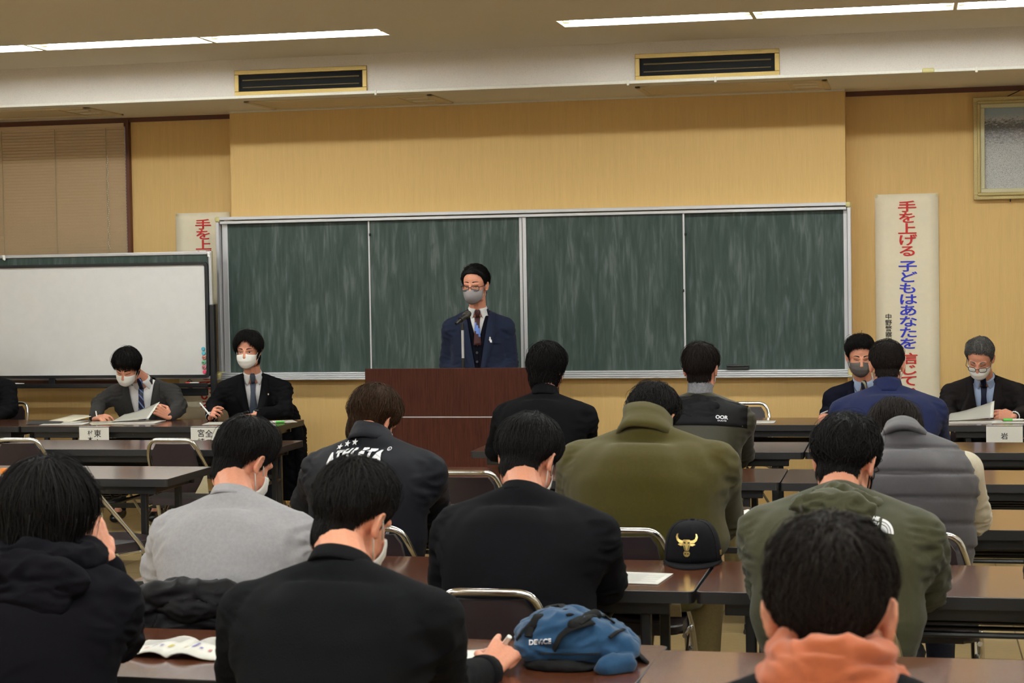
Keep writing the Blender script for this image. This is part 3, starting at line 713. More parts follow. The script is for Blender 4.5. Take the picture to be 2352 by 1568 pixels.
# ================================================================ PEOPLE
UPV = Vector((0, 0, 1))
class Blob:
    """soft volumes that fuse into one continuous surface"""
    def __init__(s): s.bm = bmesh.new()
    def _loft(s, rings):
        vr = [[s.bm.verts.new(p) for p in r] for r in rings]; n = len(vr[0])
        for a, b in zip(vr, vr[1:]):
            for i in range(n):
                s.bm.faces.new((a[i], a[(i+1) % n], b[(i+1) % n], b[i]))
        s.bm.faces.new(list(reversed(vr[0]))); s.bm.faces.new(vr[-1])
    def cap(s, p0, r0, p1, r1, n=12, side=None, flat=1.0):
        p0, p1 = Vector(p0), Vector(p1); d = p1-p0
        if d.length < 1e-6: d = Vector((0, 0, 1e-4))
        t = d.normalized(); u = Vector(side) if side else t.orthogonal(); u = (u-t*u.dot(t)).normalized(); w = t.cross(u)
        rings = []
        for a in (-80, -50, -20): rings.append((p0+t*math.sin(math.radians(a))*r0, r0*math.cos(math.radians(a))))
        rings.append((p0, r0)); rings.append((p1, r1))
        for a in (20, 50, 80): rings.append((p1+t*math.sin(math.radians(a))*r1, r1*math.cos(math.radians(a))))
        s._loft([[c+u*math.cos(2*PI*k/n)*r+w*math.sin(2*PI*k/n)*r*flat for k in range(n)] for c, r in rings]); return s
    def chain(s, pts, rs, side=None, flat=1.0):
        for i in range(len(pts)-1): s.cap(pts[i], rs[i], pts[i+1], rs[i+1], side=side, flat=flat)
        return s
    def ell(s, c, r, R=None, n=16, m=9):
        R = R or Matrix.Identity(3); c = Vector(c); rings = []
        for j in range(m):
            a = -PI/2+PI*(j+.5)/m
            rings.append([c + R @ Vector((math.cos(2*PI*k/n)*math.cos(a)*r[0], math.sin(2*PI*k/n)*math.cos(a)*r[1], math.sin(a)*r[2])) for k in range(n)])
        s._loft(rings); return s
    def loft(s, st, n=24, p=2.3):
        """st: (centre, side vec, half width, front vec, half depth)"""
        rings = []
        for c, sd, a, fr, b in st:
            ring = []
            for k in range(n):
                q = 2*PI*k/n; x, y = math.cos(q), math.sin(q)
                x = math.copysign(abs(x)**(2/p), x); y = math.copysign(abs(y)**(2/p), y)
                ring.append(c+sd*x*a+fr*y*b)
            rings.append(ring)
        s._loft(rings); return s
    def mesh(s, name, voxel, smooth=4, origin=None):
        bmesh.ops.recalc_face_normals(s.bm, faces=s.bm.faces)
        me = bpy.data.meshes.new(name); s.bm.to_mesh(me); s.bm.free()
        o = bpy.data.objects.new('tmp', me); COL.objects.link(o)
        md = o.modifiers.new('r', 'REMESH'); md.mode = 'VOXEL'; md.voxel_size = voxel; md.adaptivity = 0
        if smooth:
            m2 = o.modifiers.new('s', 'SMOOTH'); m2.factor = .5; m2.iterations = smooth
        dg = bpy.context.evaluated_depsgraph_get(); out = bpy.data.meshes.new_from_object(o.evaluated_get(dg), depsgraph=dg)
        bpy.data.objects.remove(o); bpy.data.meshes.remove(me)
        out.name = name
        for pl in out.polygons: pl.use_smooth = True
        return out
def place(name, me, mats, root):
    """mesh built in world coordinates -> child of root"""
    me.transform(Matrix.Translation(-root.location)); return link(name, me, mats, root)
def bvh_of(me): return BVHTree.FromPolygons([v.co.copy() for v in me.vertices], [tuple(p.vertices) for p in me.polygons])
def folds(me, amp, joints, base=.0016, freq=9, seed=0):
    """cloth folds: soft overall waviness plus ridged creases that gather round the joints"""
    amp *= 1.5; base *= 1.25
    sv = Vector((seed*3.1, seed*1.7, seed*.9)); ns = [v.normal.copy() for v in me.vertices]
    for v, n in zip(me.vertices, ns):
        p = v.co; w = 0
        for j, r, ax in joints:
            d = (p-j).length
            if d < r: w = max(w, (1-d/r))
        q = noise.noise(p*freq*.45+sv)*1.6
        a = base*noise.noise(p*freq*.7+sv)*2.2
        if w > 0:
            rdg = 1-abs(noise.noise(Vector((p.x*freq*1.5, p.y*freq*1.5, p.z*freq*3.6+q))+sv))*2.2
            a += amp*w*rdg
        v.co = p+n*a
M_SKIN = plain('skin', (219, 152, 124), .5, var=.05, vs=30, spec=.4)
M_SKIN_D = plain('skin_tanned', (188, 122, 94), .5, var=.05, vs=30, spec=.4)
for m_ in (M_SKIN, M_SKIN_D):
    b_ = m_.node_tree.nodes['Principled BSDF']; b_.inputs['Subsurface Weight'].default_value = .12
    b_.inputs['Subsurface Radius'].default_value = (.012, .005, .003)
def hair_mat(name, rgb, tip):
    c, d = lin(rgb), lin(tip); m, n, l, b = nt(name, c, .62, 0, .13)
    t = tex(n, l, scale=(60, 60, 25), Detail=4); r = ramp(n, l, t.outputs[0], [(.35, c), (.75, d)]); l.new(r.outputs[0], b.inputs['Base Color'])
    return m
M_HAIR = hair_mat('black_hair', (13, 11, 11), (25, 21, 20))
M_HAIR_BR = hair_mat('brown_hair', (34, 22, 13), (70, 46, 26))
M_HAIR_DB = hair_mat('dark_brown_hair', (19, 14, 12), (38, 28, 23))
M_HAIR_GR = hair_mat('greying_hair', (50, 47, 46), (120, 116, 112))
M_MASK_W = fabric('white_mask_cloth', (238, 234, 226), .85, 900, .08, .02, 0)
M_MASK_G = fabric('grey_mask_cloth', (148, 140, 142), .85, 900, .08, .04, 0)
M_MASK_D = fabric('dark_grey_mask_cloth', (92, 86, 84), .9, 700, .2, .1, 0)
M_EYE_W = plain('eye_white', (212, 200, 192), .3); M_IRIS = plain('iris', (26, 16, 12), .2); M_LASH = plain('lash', (24, 16, 14), .6)
M_GLASSFRAME = plain('black_glasses_frame', (24, 20, 20), .3); M_BROWNFRAME = plain('brown_glasses_frame', (66, 40, 28), .3)
def lens_mat():
    m, n, l, b = nt('clear_lens', (1, 1, 1), .02); b.inputs['Transmission Weight'].default_value = 1; b.inputs['IOR'].default_value = 1.1; return m
M_LENS = lens_mat()

def head_frame(H, yaw, pitch, roll, sc):
    R = Matrix.Rotation(math.radians(yaw), 3, 'Z') @ Matrix.Rotation(math.radians(-pitch), 3, 'X') @ Matrix.Rotation(math.radians(roll), 3, 'Y')
    return R, (lambda p: H + R @ (Vector(p)*sc))
HEAD_ELL = [((0, -.012, .035), (.077, .095, .086)), ((0, .028, -.028), (.0635, .064, .088)), ((0, -.030, -.045), (.062, .060, .075))]
HC = Vector((0, -.012, .030))
def surf(d):
    """distance from HC to the skull surface along d (head units)"""
    best = .05
    for c, r in HEAD_ELL:
        o = HC-Vector(c); a = sum((d[i]/r[i])**2 for i in range(3)); b = sum(o[i]*d[i]/r[i]**2 for i in range(3)); q = sum((o[i]/r[i])**2 for i in range(3))-1
        D = b*b-a*q
        if D > 0: best = max(best, (-b+math.sqrt(D))/a)
    return best
def add_head(bl, T, R, sc):
    for c, r in HEAD_ELL: bl.ell(T(c), [x*sc for x in r], R, 20, 13)
    cp = lambda a, ra, b, rb: bl.cap(T(a), ra*sc, T(b), rb*sc)
    bl.ell(T((0, .046, -.086)), [.040*sc, .036*sc, .030*sc], R)
    for s in (-1, 1):
        bl.ell(T((s*.034, .056, -.036)), [.029*sc, .030*sc, .03*sc], R)
        cp((s*.012, .082, .022), .0095, (s*.046, .066, .024), .009)
        bl.ell(T((s*.044, .018, -.07)), [.022*sc, .04*sc, .03*sc], R)
        # ear: shell, rim and lobe
        bl.ell(T((s*.0775, -.012, -.004)), [.0085*sc, .017*sc, .027*sc], R @ Matrix.Rotation(s*.30, 3, 'Z'))
        pts = [(.073, .004, -.004), (.0775, .006, .014), (.083, -.004, .027), (.0885, -.020, .022), (.0895, -.026, .006), (.086, -.020, -.012), (.081, -.008, -.026), (.076, .002, -.026)]
        bl.chain([T((s*x, y, z)) for x, y, z in pts], [.0042*sc]*6+[.006*sc, .005*sc])
    cp((0, .088, .012), .0075, (0, .103, -.026), .0115)
    for s in (-1, 1): bl.ell(T((s*.013, .094, -.029)), [.0095*sc, .011*sc, .008*sc], R)
    bl.ell(T((0, .089, -.056)), [.022*sc, .009*sc, .006*sc], R); bl.ell(T((0, .086, -.067)), [.019*sc, .009*sc, .007*sc], R)
def add_hand(bl, W, d, up, side, curl=.5, spread=.12, sc=1.0, thumb=.6, pinch=False):
    """W wrist, d finger direction, up back-of-hand normal, side towards the thumb"""
    d = Vector(d).normalized(); up = Vector(up); up = (up-d*up.dot(d)).normalized(); sd = d.cross(up)
    if sd.dot(Vector(side)) < 0: sd = -sd
    k = sc
    palm_end = W+d*.088*k
    for o in (-.027, -.009, .009, .027): bl.cap(W+d*.012*k+sd*o*.62*k, .0135*k, palm_end+sd*o*k-up*.002*k, .0125*k)
    L = [(.031, [.036, .024, .020]), (.0105, [.041, .027, .021]), (-.0105, [.038, .025, .020]), (-.0305, [.029, .020, .018])]
    for i, (o, seg) in enumerate(L):
        p = palm_end+sd*o*k; a = 0; c = curl*(1+.12*i)
        if pinch and i == 0: c = curl*.75
        fd = (d+sd*(o/.03)*spread).normalized()
        for j, (ln, bend, r) in enumerate(zip(seg, (.75, 1.05, .8), ((.0088, .0082), (.0082, .0075), (.0075, .0062)))):
            a += c*bend; q = p+(fd*math.cos(a)-up*math.sin(a))*ln*k
            bl.cap(p, r[0]*k, q, r[1]*k, 10); p = q
    p = W+d*.022*k+sd*.024*k; t = (d*.75+sd*.75-up*(.25+.5*curl)).normalized()
    q = p+t*.042*k; bl.cap(p, .0135*k, q, .0105*k); t2 = (d*.9+sd*(.45-thumb)-up*(.3+.4*curl)).normalized()
    r_ = q+t2*.032*k; bl.cap(q, .0102*k, r_, .0088*k); t3 = (d*.9-sd*.25*thumb-up*.35).normalized(); bl.cap(r_, .0088*k, r_+t3*.024*k, .0068*k)

HL_SHORT = [(0, 32), (35, 29), (50, 17), (62, 2), (72, -20), (79, -20), (86, 2), (100, 3), (112, -14), (125, -36), (150, -48), (180, -50)]
def interp(tab, x):
    for (a, va), (b, vb) in zip(tab, tab[1:]):
        if x <= b: return va+(vb-va)*(x-a)/(b-a)
    return tab[-1][1]
def dirv(phi, el):
    a, e = math.radians(phi), math.radians(el); return Vector((math.sin(a)*math.cos(e), math.cos(a)*math.cos(e), math.sin(e)))
def make_hair(T, R, sc, root, mat, th=(.020, .016, .014), line=None, n=900, mess=.25, length=.075, width=.0045, whorl=(172, 62), seed=1, part=0, fade=.25, wave=0, drop=1.0, hang=False, stubble=500):
    """scalp cap plus overlapping tapering locks; th = thickness on top, sides, back"""
    line = line or HL_SHORT; rnd = random.Random(seed)
    def thick(phi, el, lim):
        ap = abs(phi); side = th[1] if 50 < ap < 130 else (th[2] if ap >= 130 else th[0])
        t = max(0, min(1, (el-5)/55)); v = side*(1-t)+th[0]*t
        e = max(0, min(1, (el-lim)/28)); return v*(fade+(1-fade)*e**.7)
    mb = MB(); NP, NE = 56, 18; rings = []
    for i in range(NE+1):
        ring = []
        for j in range(NP):
            phi = -180+360*j/NP; lim = interp(line, abs(phi)); el = 88-(88-lim)*(i/NE)**.9
            d = dirv(phi, el); t_ = thick(phi, el, lim)
            t_ *= 1+.30*noise.noise(Vector((d.x*7, d.y*7, d.z*7+seed)))
            if i == NE: t_ = -.004
            ring.append(T(HC+d*(surf(d)+t_*(.8 if i < NE else 1))))
        rings.append(mb.ring(ring))
    for a, b in zip(rings, rings[1:]): mb.bridge(a, b)
    mb.cap(rings[0])
    wd = dirv(*whorl); n = int(n*2.0); width *= .58
    for k in range(n):
        for _ in range(30):
            phi = rnd.uniform(-180, 180); el = math.degrees(math.asin(rnd.uniform(-.85, 1))); lim = interp(line, abs(phi))
            if el > lim+2: break
        d = dirv(phi, el); L = length*rnd.uniform(.6, 1.25); ns = 6; pts = []
        frontness = max(0, math.cos(math.radians(phi)))*max(0, d.z)
        lift = rnd.uniform(.55, 1.2); ang = rnd.gauss(0, mess)
        if rnd.random() < .04+mess*.12: lift += rnd.uniform(.1, .5)
        st0 = .3 if el < lim+22 else .82
        edge = max(0, min(1, (el-lim)/25)); L *= .35+.65*edge if fade < .5 else 1
        flow = d-wd; flow -= d*flow.dot(d)
        if flow.length < .22: flow = Vector((rnd.gauss(0, 1), rnd.gauss(0, 1), -.2))
        flow.normalize(); flow = (flow*.75+Vector((part*.5*frontness, .55*frontness, -.35))*drop)
        cur = d.copy(); lim0 = lim
        for q in range(ns+1):
            u = q/ns; ph = math.degrees(math.atan2(cur.x, cur.y)); e2 = math.degrees(math.asin(max(-1, min(1, cur.z))))
            l2 = interp(line, abs(ph)); t_ = thick(ph, max(e2, l2), l2)*lift*(st0+(1-st0)*min(1, u*2.4))*(1 if u < .75 else 1-.25*(u-.75)/.25)+.0015
            P = HC+cur*(surf(cur)+t_); pts.append(P)
            f = flow-cur*flow.dot(cur); f.normalize(); sd = cur.cross(f)
            f = (f+sd*math.tan(max(-1.2, min(1.2, ang+wave*math.sin(u*7+k)))))
            cur = (cur*surf(cur)+f.normalized()*L/ns).normalized()
            ex = l2-e2
            if hang and ex > -4 and abs(ph) > 75:
                g = R.transposed() @ Vector(hang); out = Vector((cur.x, cur.y, 0)).normalized()
                for q2 in range(3): pts.append(pts[-1]+(g+out*.22+Vector((rnd.gauss(0, .12), rnd.gauss(0, .12), 0)))*L/ns*.9)
                break
            if ex > (5 if abs(ph) < 68 else (10 if fade < .5 else 400)): break
        if len(pts) < 3: continue
        w = width*rnd.uniform(.6, 1.3); rr = [w*.5*math.sqrt(max(.02, 1-(i/(len(pts)-1))**1.8))*sc for i in range(len(pts))]
        mb.tube([T(p) for p in pts], rr, 4, flat=.55)
    for k in range(stubble):
        phi = rnd.choice((-1, 1))*rnd.uniform(64, 180); lim = interp(line, abs(phi)); el = lim+rnd.uniform(-5.5, 7)
        d = dirv(phi, el); f = Vector((0, 0, -1)); f = (f-d*f.dot(d)).normalized()+Vector((rnd.gauss(0, .3), rnd.gauss(0, .3), 0)); Ls = rnd.uniform(.007, .016)*(1 if el > lim else .7)
        b0 = HC+d*(surf(d)-.0005); e0 = (d*surf(d)+f*Ls).normalized(); b1 = HC+e0*(surf(e0)+rnd.uniform(.0012, .0045))
        mb.tube([T(b0), T((b0+b1)/2+d*.001), T(b1)], [.0011*sc, .0010*sc, .0003*sc], 3)
    o = mb.build('hair', mat, None, smooth='all', recalc=False)
    o.data.transform(Matrix.Translation(-root.location)); o.parent = root; return o
def make_mask(T, R, sc, root, mat, ridge=0.0, pleats=True, loops=True, loop_mat=None, low=-.112):
    mb = MB(); rows, cols = 12, 19; G = []
    Bt = [(0, .088), (.2, .103), (.45, .1095), (.7, .104), (.9, .089), (1, .074)]
    for i in range(rows+1):
        v = i/rows; row = []
        for j in range(cols):
            u = -1+2*j/(cols-1); a = u*math.radians(70)
            ztop = -.004-.016*abs(u)**1.2+(.004 if abs(u) < .15 else 0); zb = low+.036*abs(u)**1.6; z = ztop+(zb-ztop)*v
            B = interp(Bt, v); k = .0705-.010*v*v
            rid = ridge*max(0, 1-abs(u)*1.6)*math.sin(PI*min(1, v*1.1))
            y = .006+B*math.cos(a)**(.85+ridge*12)+rid; x = k*math.sin(a)*1.07
            if pleats: y += .0016*math.sin(v*PI*6)*(1-abs(u)**3)
            row.append(mb.bm.verts.new(T((x, y, z))))
        G.append(row)
    for i in range(rows):
        for j in range(cols-1): mb.bm.faces.new((G[i][j], G[i+1][j], G[i+1][j+1], G[i][j+1]))
    bmesh.ops.recalc_face_normals(mb.bm, faces=mb.bm.faces); bmesh.ops.solidify(mb.bm, geom=mb.bm.faces[:], thickness=.0012*sc)
    o = mb.build('face_mask', mat, None, smooth='all'); o.data.transform(Matrix.Translation(-root.location)); o.parent = root
    if loops:
        for s in (-1, 1):
            q = fillet([T((s*x, y, z)) for x, y, z in ((.0690, .036, -.022), (.0800, .004, .012), (.0815, -.010, .026), (.0830, -.026, .010), (.0805, -.024, -.016), (.0745, .002, -.040), (.0625, .034, -.074))], .02*sc, 4)
            l = MB(); l.tube(q, .0021*sc, 6); e = l.build('ear_loop', loop_mat or mat, None, smooth='all'); e.data.transform(Matrix.Translation(-root.location)); e.parent = o
    return o
def on_face(bv, T, R, pts, off):
    """project head-frame (x, z) points onto the face"""
    out = []
    fw = R @ Vector((0, 1, 0))
    for x, z in pts:
        o = T((x, .25, z)); h = bv.ray_cast(o, -fw)
        out.append((h[0] if h[0] else T((x, .08, z)))+fw*off)
    return out
def make_eyes(bv, T, R, sc, root, openness=1.0, brow=M_HAIR, look=(0, 0), browz=.036):
    for s in (-1, 1):
        cx, cz = s*.0315, .006; mb = MB(); n = 12
        top = [(cx+.0155*math.cos(a), cz+.0062*openness*math.sin(a)+.001*s*math.cos(a)) for a in [PI*k/n for k in range(n+1)]]
        bot = [(cx+.0155*math.cos(a), cz-.0040*openness*math.sin(a)+.001*s*math.cos(a)) for a in [PI*k/n for k in range(n+1)]]
        if openness > .25:
            A = mb.ring(on_face(bv, T, R, top, .0012*sc)); B = mb.ring(on_face(bv, T, R, bot, .0012*sc)); mb.bridge(A, B, 0, False)
            ix, iz = cx+look[0], cz+.001+look[1]; rr = .0058
            I = [(ix+rr*math.cos(2*PI*k/14), max(cz-.0040*openness, min(cz+.0062*openness, iz+rr*math.sin(2*PI*k/14)))) for k in range(14)]
            mb.cap(mb.ring(on_face(bv, T, R, I, .0020*sc)), 1)
        lash = [(x, z) for x, z in top]; low = [(x, z-.0026-(0 if openness > .25 else .0006)) for x, z in top]
        A = mb.ring(on_face(bv, T, R, lash, .0026*sc)); B = mb.ring(on_face(bv, T, R, low, .0026*sc)); mb.bridge(A, B, 2, False)
        o = mb.build('eye', [M_EYE_W, M_IRIS, M_LASH], None); o.data.transform(Matrix.Translation(-root.location)); o.parent = root
        mb = MB(); up = []; lo = []
        for k in range(9):
            u = k/8; x = s*(.012+.038*u); z = browz+.0055*math.sin(u*PI*.75)-.004*u; t = .0042*(1-.75*u)*(.5+.5*min(1, u*5))
            up.append((x, z+t)); lo.append((x, z-t))
        A = mb.ring(on_face(bv, T, R, up, .0022*sc)); B = mb.ring(on_face(bv, T, R, lo, .0022*sc)); mb.bridge(A, B, 0, False)
        o = mb.build('eyebrow', brow, None); o.data.transform(Matrix.Translation(-root.location)); o.parent = root
def make_glasses(T, R, sc, root, mat, w=.0255, h=.018, y=.100, z=.0, thick=.0021, rim_top=True):
    g = MB()
    for s in (-1, 1):
        pts = [T((s*.0335+x, y-.008*((s*.0335+x)/.06)**2*1.6, z+zz)) for x, zz in rrect(w*2, h*2, min(w, h)*.75, 4)]
        g.tube(pts, thick*sc, 6, closed=True)
        g.tube([T((s*.0590, y-.011, z+.008)), T((s*.0745, y-.028, z+.010)), T((s*.0785, .02, z+.012)), T((s*.0815, -.012, .022)), T((s*.083, -.03, .004))], thick*.95*sc, 6)
    g.tube([T((-.009, y, z+.005)), T((0, y+.003, z+.008)), T((.009, y, z+.005))], thick*sc, 6)
    o = g.build('glasses', mat, None, smooth='all'); o.data.transform(Matrix.Translation(-root.location)); o.parent = root
    for s in (-1, 1):
        m = MB(); m.cap(m.ring([T((s*.0335+x, y-.008*((s*.0335+x)/.06)**2*1.6, z+zz)) for x, zz in rrect(w*2, h*2, min(w, h)*.75, 4)]))
        e = m.build('lens', M_LENS, None); e.data.transform(Matrix.Translation(-root.location)); e.parent = o

class Person:
    def __init__(s, label, cat='person', H=None, NB=None, yaw=0, hyaw=0, hpitch=0, hroll=0, hs=1.0, sw=.20, chest=.17, belly=.165, depth=.115,
                 PV=None, EL=None, WL=None, ER=None, WR=None, lean=.13, standing=False, skin=None, shdrop=.10, shfwd=.02, seed=1, knees=.44, voxel=.009, trap=1.0, seat_x=None, foot_in=.0):
        s.H, s.NB, s.yaw, s.seed, s.sw, s.voxel = Vector(H), Vector(NB), math.radians(yaw), seed, sw, voxel
        s.f = Vector((-math.sin(s.yaw), math.cos(s.yaw), 0)); s.r = Vector((math.cos(s.yaw), math.sin(s.yaw), 0))
        s.PV = Vector(PV) if PV else Vector((s.NB.x, s.NB.y, 0))-s.f*lean+UPV*(.545 if not standing else .93)
        if seat_x is not None: s.PV.x = seat_x
        s.standing = standing; s.chest, s.belly, s.depth, s.trap = chest, belly, depth, trap
        s.root = thing('person', label, cat, (s.PV.x, s.PV.y, 0))
        s.R, s.T = head_frame(s.H, yaw+hyaw, hpitch, hroll, hs); s.hs = hs
        sp = (s.NB-s.PV).normalized(); s.sp = sp
        s.SR = s.NB+s.r*sw-sp*shdrop+s.f*shfwd; s.SL = s.NB-s.r*sw-sp*shdrop+s.f*shfwd
        s.EL, s.WL, s.ER, s.WR = [Vector(v) if v is not None else None for v in (EL, WL, ER, WR)]
        if s.EL is None: s.EL = s.SL-UPV*.24+s.f*.12-s.r*.06
        if s.ER is None: s.ER = s.SR-UPV*.24+s.f*.12+s.r*.06
        if s.WL is None: s.WL = s.EL+s.f*.20+s.r*.10
        if s.WR is None: s.WR = s.ER+s.f*.20-s.r*.10
        s.skin = skin or M_SKIN
        if standing:
            s.K = [s.PV+s.r*q*.095+s.f*.02-UPV*.42 for q in (-1, 1)]; s.A = [Vector((k.x, k.y, .09))-s.f*.02 for k in s.K]
        else:
            s.K = [Vector((s.PV.x, s.PV.y, 0))+s.r*q*.13+s.f*knees+UPV*.485 for q in (-1, 1)]
            s.A = [Vector((k.x, k.y, .09))+s.r*(.0)-s.f*(.06+foot_in) for k in s.K]
    def spine(s, t):
        """pelvis (0) to neck base (1), bowed backwards"""
        bow = 0 if s.standing else .03
        return s.PV.lerp(s.NB, t)-s.f*bow*math.sin(PI*t)
    def torso(s, bl, g, t0=0.0, t1=1.0, shoulder=1.0):
        sd = s.r; st = []
        prof = [(0, .175, .12), (.12, .178, .12), (.3, s.belly, s.depth), (.5, s.chest, s.depth+.005), (.68, s.chest+.008, s.depth), (.82, s.sw*.80, s.depth*.90), (.92, s.sw*.52, s.depth*.68), (1.0, .058, .052)]
        for t, a, b in prof:
            if t < t0 or t > t1: continue
            c = s.spine(t); tg = (s.spine(min(1, t+.05))-s.spine(max(0, t-.05))).normalized()
            fr = (s.f-tg*s.f.dot(tg)).normalized(); st.append((c, sd, a+g, fr, b+g))
        bl.loft(st, p=2.1)
        R = Matrix.Rotation(s.yaw, 3, 'Z') @ Matrix.Rotation(-math.asin(max(-1, min(1, s.sp.dot(s.f)))), 3, 'X')
        for q, S in ((-1, s.SL), (1, s.SR)):
            S2 = s.NB.lerp(S, shoulder)
            bl.cap(s.NB-s.sp*.012, .040*s.trap**.5+g, S2, .048+g)
            bl.ell(s.NB+s.r*q*s.sw*.52-s.sp*.16-s.f*.012, (.100*s.chest/.17+g, .090*s.depth/.115+g, .130+g), R)
            if shoulder > .95: bl.ell(S-s.sp*.012, (.052+g, .054+g, .062+g), R)
    def arm(s, bl, S, E, W, r=(.056, .050, .047, .036), wend=1.0):
        W2 = E.lerp(W, wend); bl.cap(S, r[0], E, r[1]); bl.cap(E, r[2], W2, r[3])
    def body(s, handL=None, handR=None, voxel=.0042, hands=True):
        bl = Blob(); add_head(bl, s.T, s.R, s.hs)
        neck0 = s.T((0, -.028, -.055)); bl.cap(neck0, .056*s.hs, s.NB+s.f*.016, .058); bl.cap(s.NB+s.f*.016, .056, s.spine(.8)+s.f*.02, .05)
        bl.chain([s.spine(.8), s.spine(.5), s.spine(.2), s.PV], [.05, .06, .06, .08])
        for S, E, W in ((s.SL, s.EL, s.WL), (s.SR, s.ER, s.WR)):
            bl.cap(s.spine(.85), .05, S, .036); bl.cap(S, .036, E, .030); bl.cap(E, .031, W, .0255, flat=.85)
        for q, K, A in ((-1, s.K[0], s.A[0]), (1, s.K[1], s.A[1])):
            bl.cap(s.PV+s.r*q*.08, .06, K, .045); bl.cap(K, .045, A, .03); bl.cap(A, .03, A+s.f*.12-UPV*.045, .025)
        dl = dict(d=s.f*.9+s.r*.3, up=UPV, side=s.r, curl=.45); dr = dict(d=s.f*.9-s.r*.3, up=UPV, side=-s.r, curl=.45)
        dl.update(handL or {}); dr.update(handR or {})
        if hands: add_hand(bl, s.WL, **dl); add_hand(bl, s.WR, **dr)
        me = bl.mesh('body', voxel, 3); s.bv = bvh_of(me); s.bodyobj = place('body', me, s.skin, s.root); return s
    def top(s, name, mat, g=.012, arms=True, r=(.060, .056, .054, .043), wend=.93, fold=.010, base=.002, hemz=None, extra=None, V=None, smooth=40, shoulder=1.0, t1=.98, arm_mat=None, armname='sleeve', freq=9, cut=None):
        bl = Blob(); s.torso(bl, g, t1=t1, shoulder=shoulder)
        if arms and not arm_mat:
            for S, E, W in ((s.SL, s.EL, s.WL), (s.SR, s.ER, s.WR)): s.arm(bl, S, E, W, r, wend)
        if hemz:
            c = s.spine(0); bl.loft([(Vector((c.x, c.y, hemz))-s.f*.02, s.r, .19+g, s.f, .135+g), (s.spine(.05), s.r, .178+g, s.f, .12+g), (s.spine(.25), s.r, s.belly+g-.01, s.f, s.depth+g-.01)])
        if extra: extra(bl)
        me = bl.mesh(name, s.voxel, smooth)
        J = [(s.EL, .17, None), (s.ER, .17, None), (s.SL-s.sp*.05, .15, None), (s.SR-s.sp*.05, .15, None), (s.spine(.15), .26, None)]
        folds(me, fold, J, base, freq, s.seed)
        s.topbv = bvh_of(me)
        if V: s.cutV(me, **V)
        if cut: cut(me)
        s.topobj = place(name, me, mat, s.root)
        if arms and arm_mat:
            for nm, S, E, W in (('l', s.SL, s.EL, s.WL), ('r', s.SR, s.ER, s.WR)):
                b2 = Blob(); b2.cap(s.spine(.85)+(S-s.spine(.85))*.6, r[0], S, r[0]); s.arm(b2, S, E, W, r, wend); m2 = b2.mesh(armname, s.voxel*.8, smooth)
                folds(m2, fold*1.3, [(E, .22, None)], base, freq*1.1, s.seed+3); place(armname, m2, arm_mat, s.root)
        return s
    def loc(s, p):
        q = p-s.NB; return q.dot(s.r), q.dot(s.f), q.dot(s.sp)
    def cutV(s, me, zbot=-.33, w0=.07, xoff=0.0, ztop=.02):
        bm = bmesh.new(); bm.from_mesh(me); bm.normal_update(); kill = []
        for f in bm.faces:
            x, y, z = s.loc(f.calc_center_median())
            if z < zbot or y < -.005: continue
            h = w0*min(1, (z-zbot)/(ztop-zbot))
            if abs(x-xoff) < h and (f.normal.dot(s.f) > .05 or z > -.02): kill.append(f)
        bmesh.ops.delete(bm, geom=kill, context='FACES'); bm.to_mesh(me); bm.free()
        for pl in me.polygons: pl.use_smooth = True
    def trousers(s, mat, shoe=None, r=(.092, .068, .058, .05), voxel=.011):
        bl = Blob(); bl.loft([(s.spine(.16), s.r, .165, s.f, .11), (s.PV, s.r, .185, s.f, .125), (s.PV-UPV*.05, s.r, .18, s.f, .12)])
        for q, K, A in ((-1, s.K[0], s.A[0]), (1, s.K[1], s.A[1])):
            bl.cap(s.PV+s.r*q*.088, r[0], K, r[1]); bl.cap(K, r[1], A-UPV*.0, r[3])
        me = bl.mesh('trousers', voxel, 4); folds(me, .008, [(k, .16, None) for k in s.K], .002, 10, s.seed); place('trousers', me, mat, s.root)
        for q, A in ((-1, s.A[0]), (1, s.A[1])):
            b2 = Blob(); a0 = Vector((A.x, A.y, .05))-s.f*.03; a1 = Vector((A.x, A.y, .038))+s.f*.16
            b2.cap(a0, .045, a1, .036, side=s.r, flat=.9); b2.cap(A-UPV*.02, .045, a0, .045)
            me = b2.mesh('shoe', .009, 3)
            for v in me.vertices: v.co.z = max(.003, v.co.z)
            place('shoe', me, shoe or M_BLACK_PLASTIC, s.root)
        return s
    def proj_front(s, x, z, off=.005, bv=None, back=False, xo=None):
        """point on the garment in front of (or behind) torso coordinates x, z"""
        fr = s.f if not back else -s.f
        d = (fr-s.sp*fr.dot(s.sp)).normalized()
        for k in range(12):
            h = (bv or s.topbv).ray_cast(s.NB+s.r*x+s.sp*(z-.015*k)+d*.6, -d)
            if h[0] and (h[0]-s.NB).dot(d) > -.02: return h[0]+d*off
        return s.NB+s.r*x+s.sp*z+d*.1
    def patch(s, name, rows, mat, parent=None, off=.005, bv=None, thick=.003, back=False, mats=None, mi=None):
        """rows of (x, z) torso coordinates draped on the garment"""
        mb = MB(); G = [mb.ring([s.proj_front(x, z, off, bv, back) for x, z in row]) for row in rows]
        for i in range(len(G)-1):
            for j in range(len(G[i])-1):
                f = mb.bm.faces.new((G[i][j], G[i][j+1], G[i+1][j+1], G[i+1][j]))
                if mi: f.material_index = mi(i, j)
        bmesh.ops.recalc_face_normals(mb.bm, faces=mb.bm.faces)
        bmesh.ops.solidify(mb.bm, geom=mb.bm.faces[:], thickness=thick)
        o = mb.build(name, mats or mat, None, smooth='all'); o.data.transform(Matrix.Translation(-s.root.location)); o.parent = parent or s.root; return o
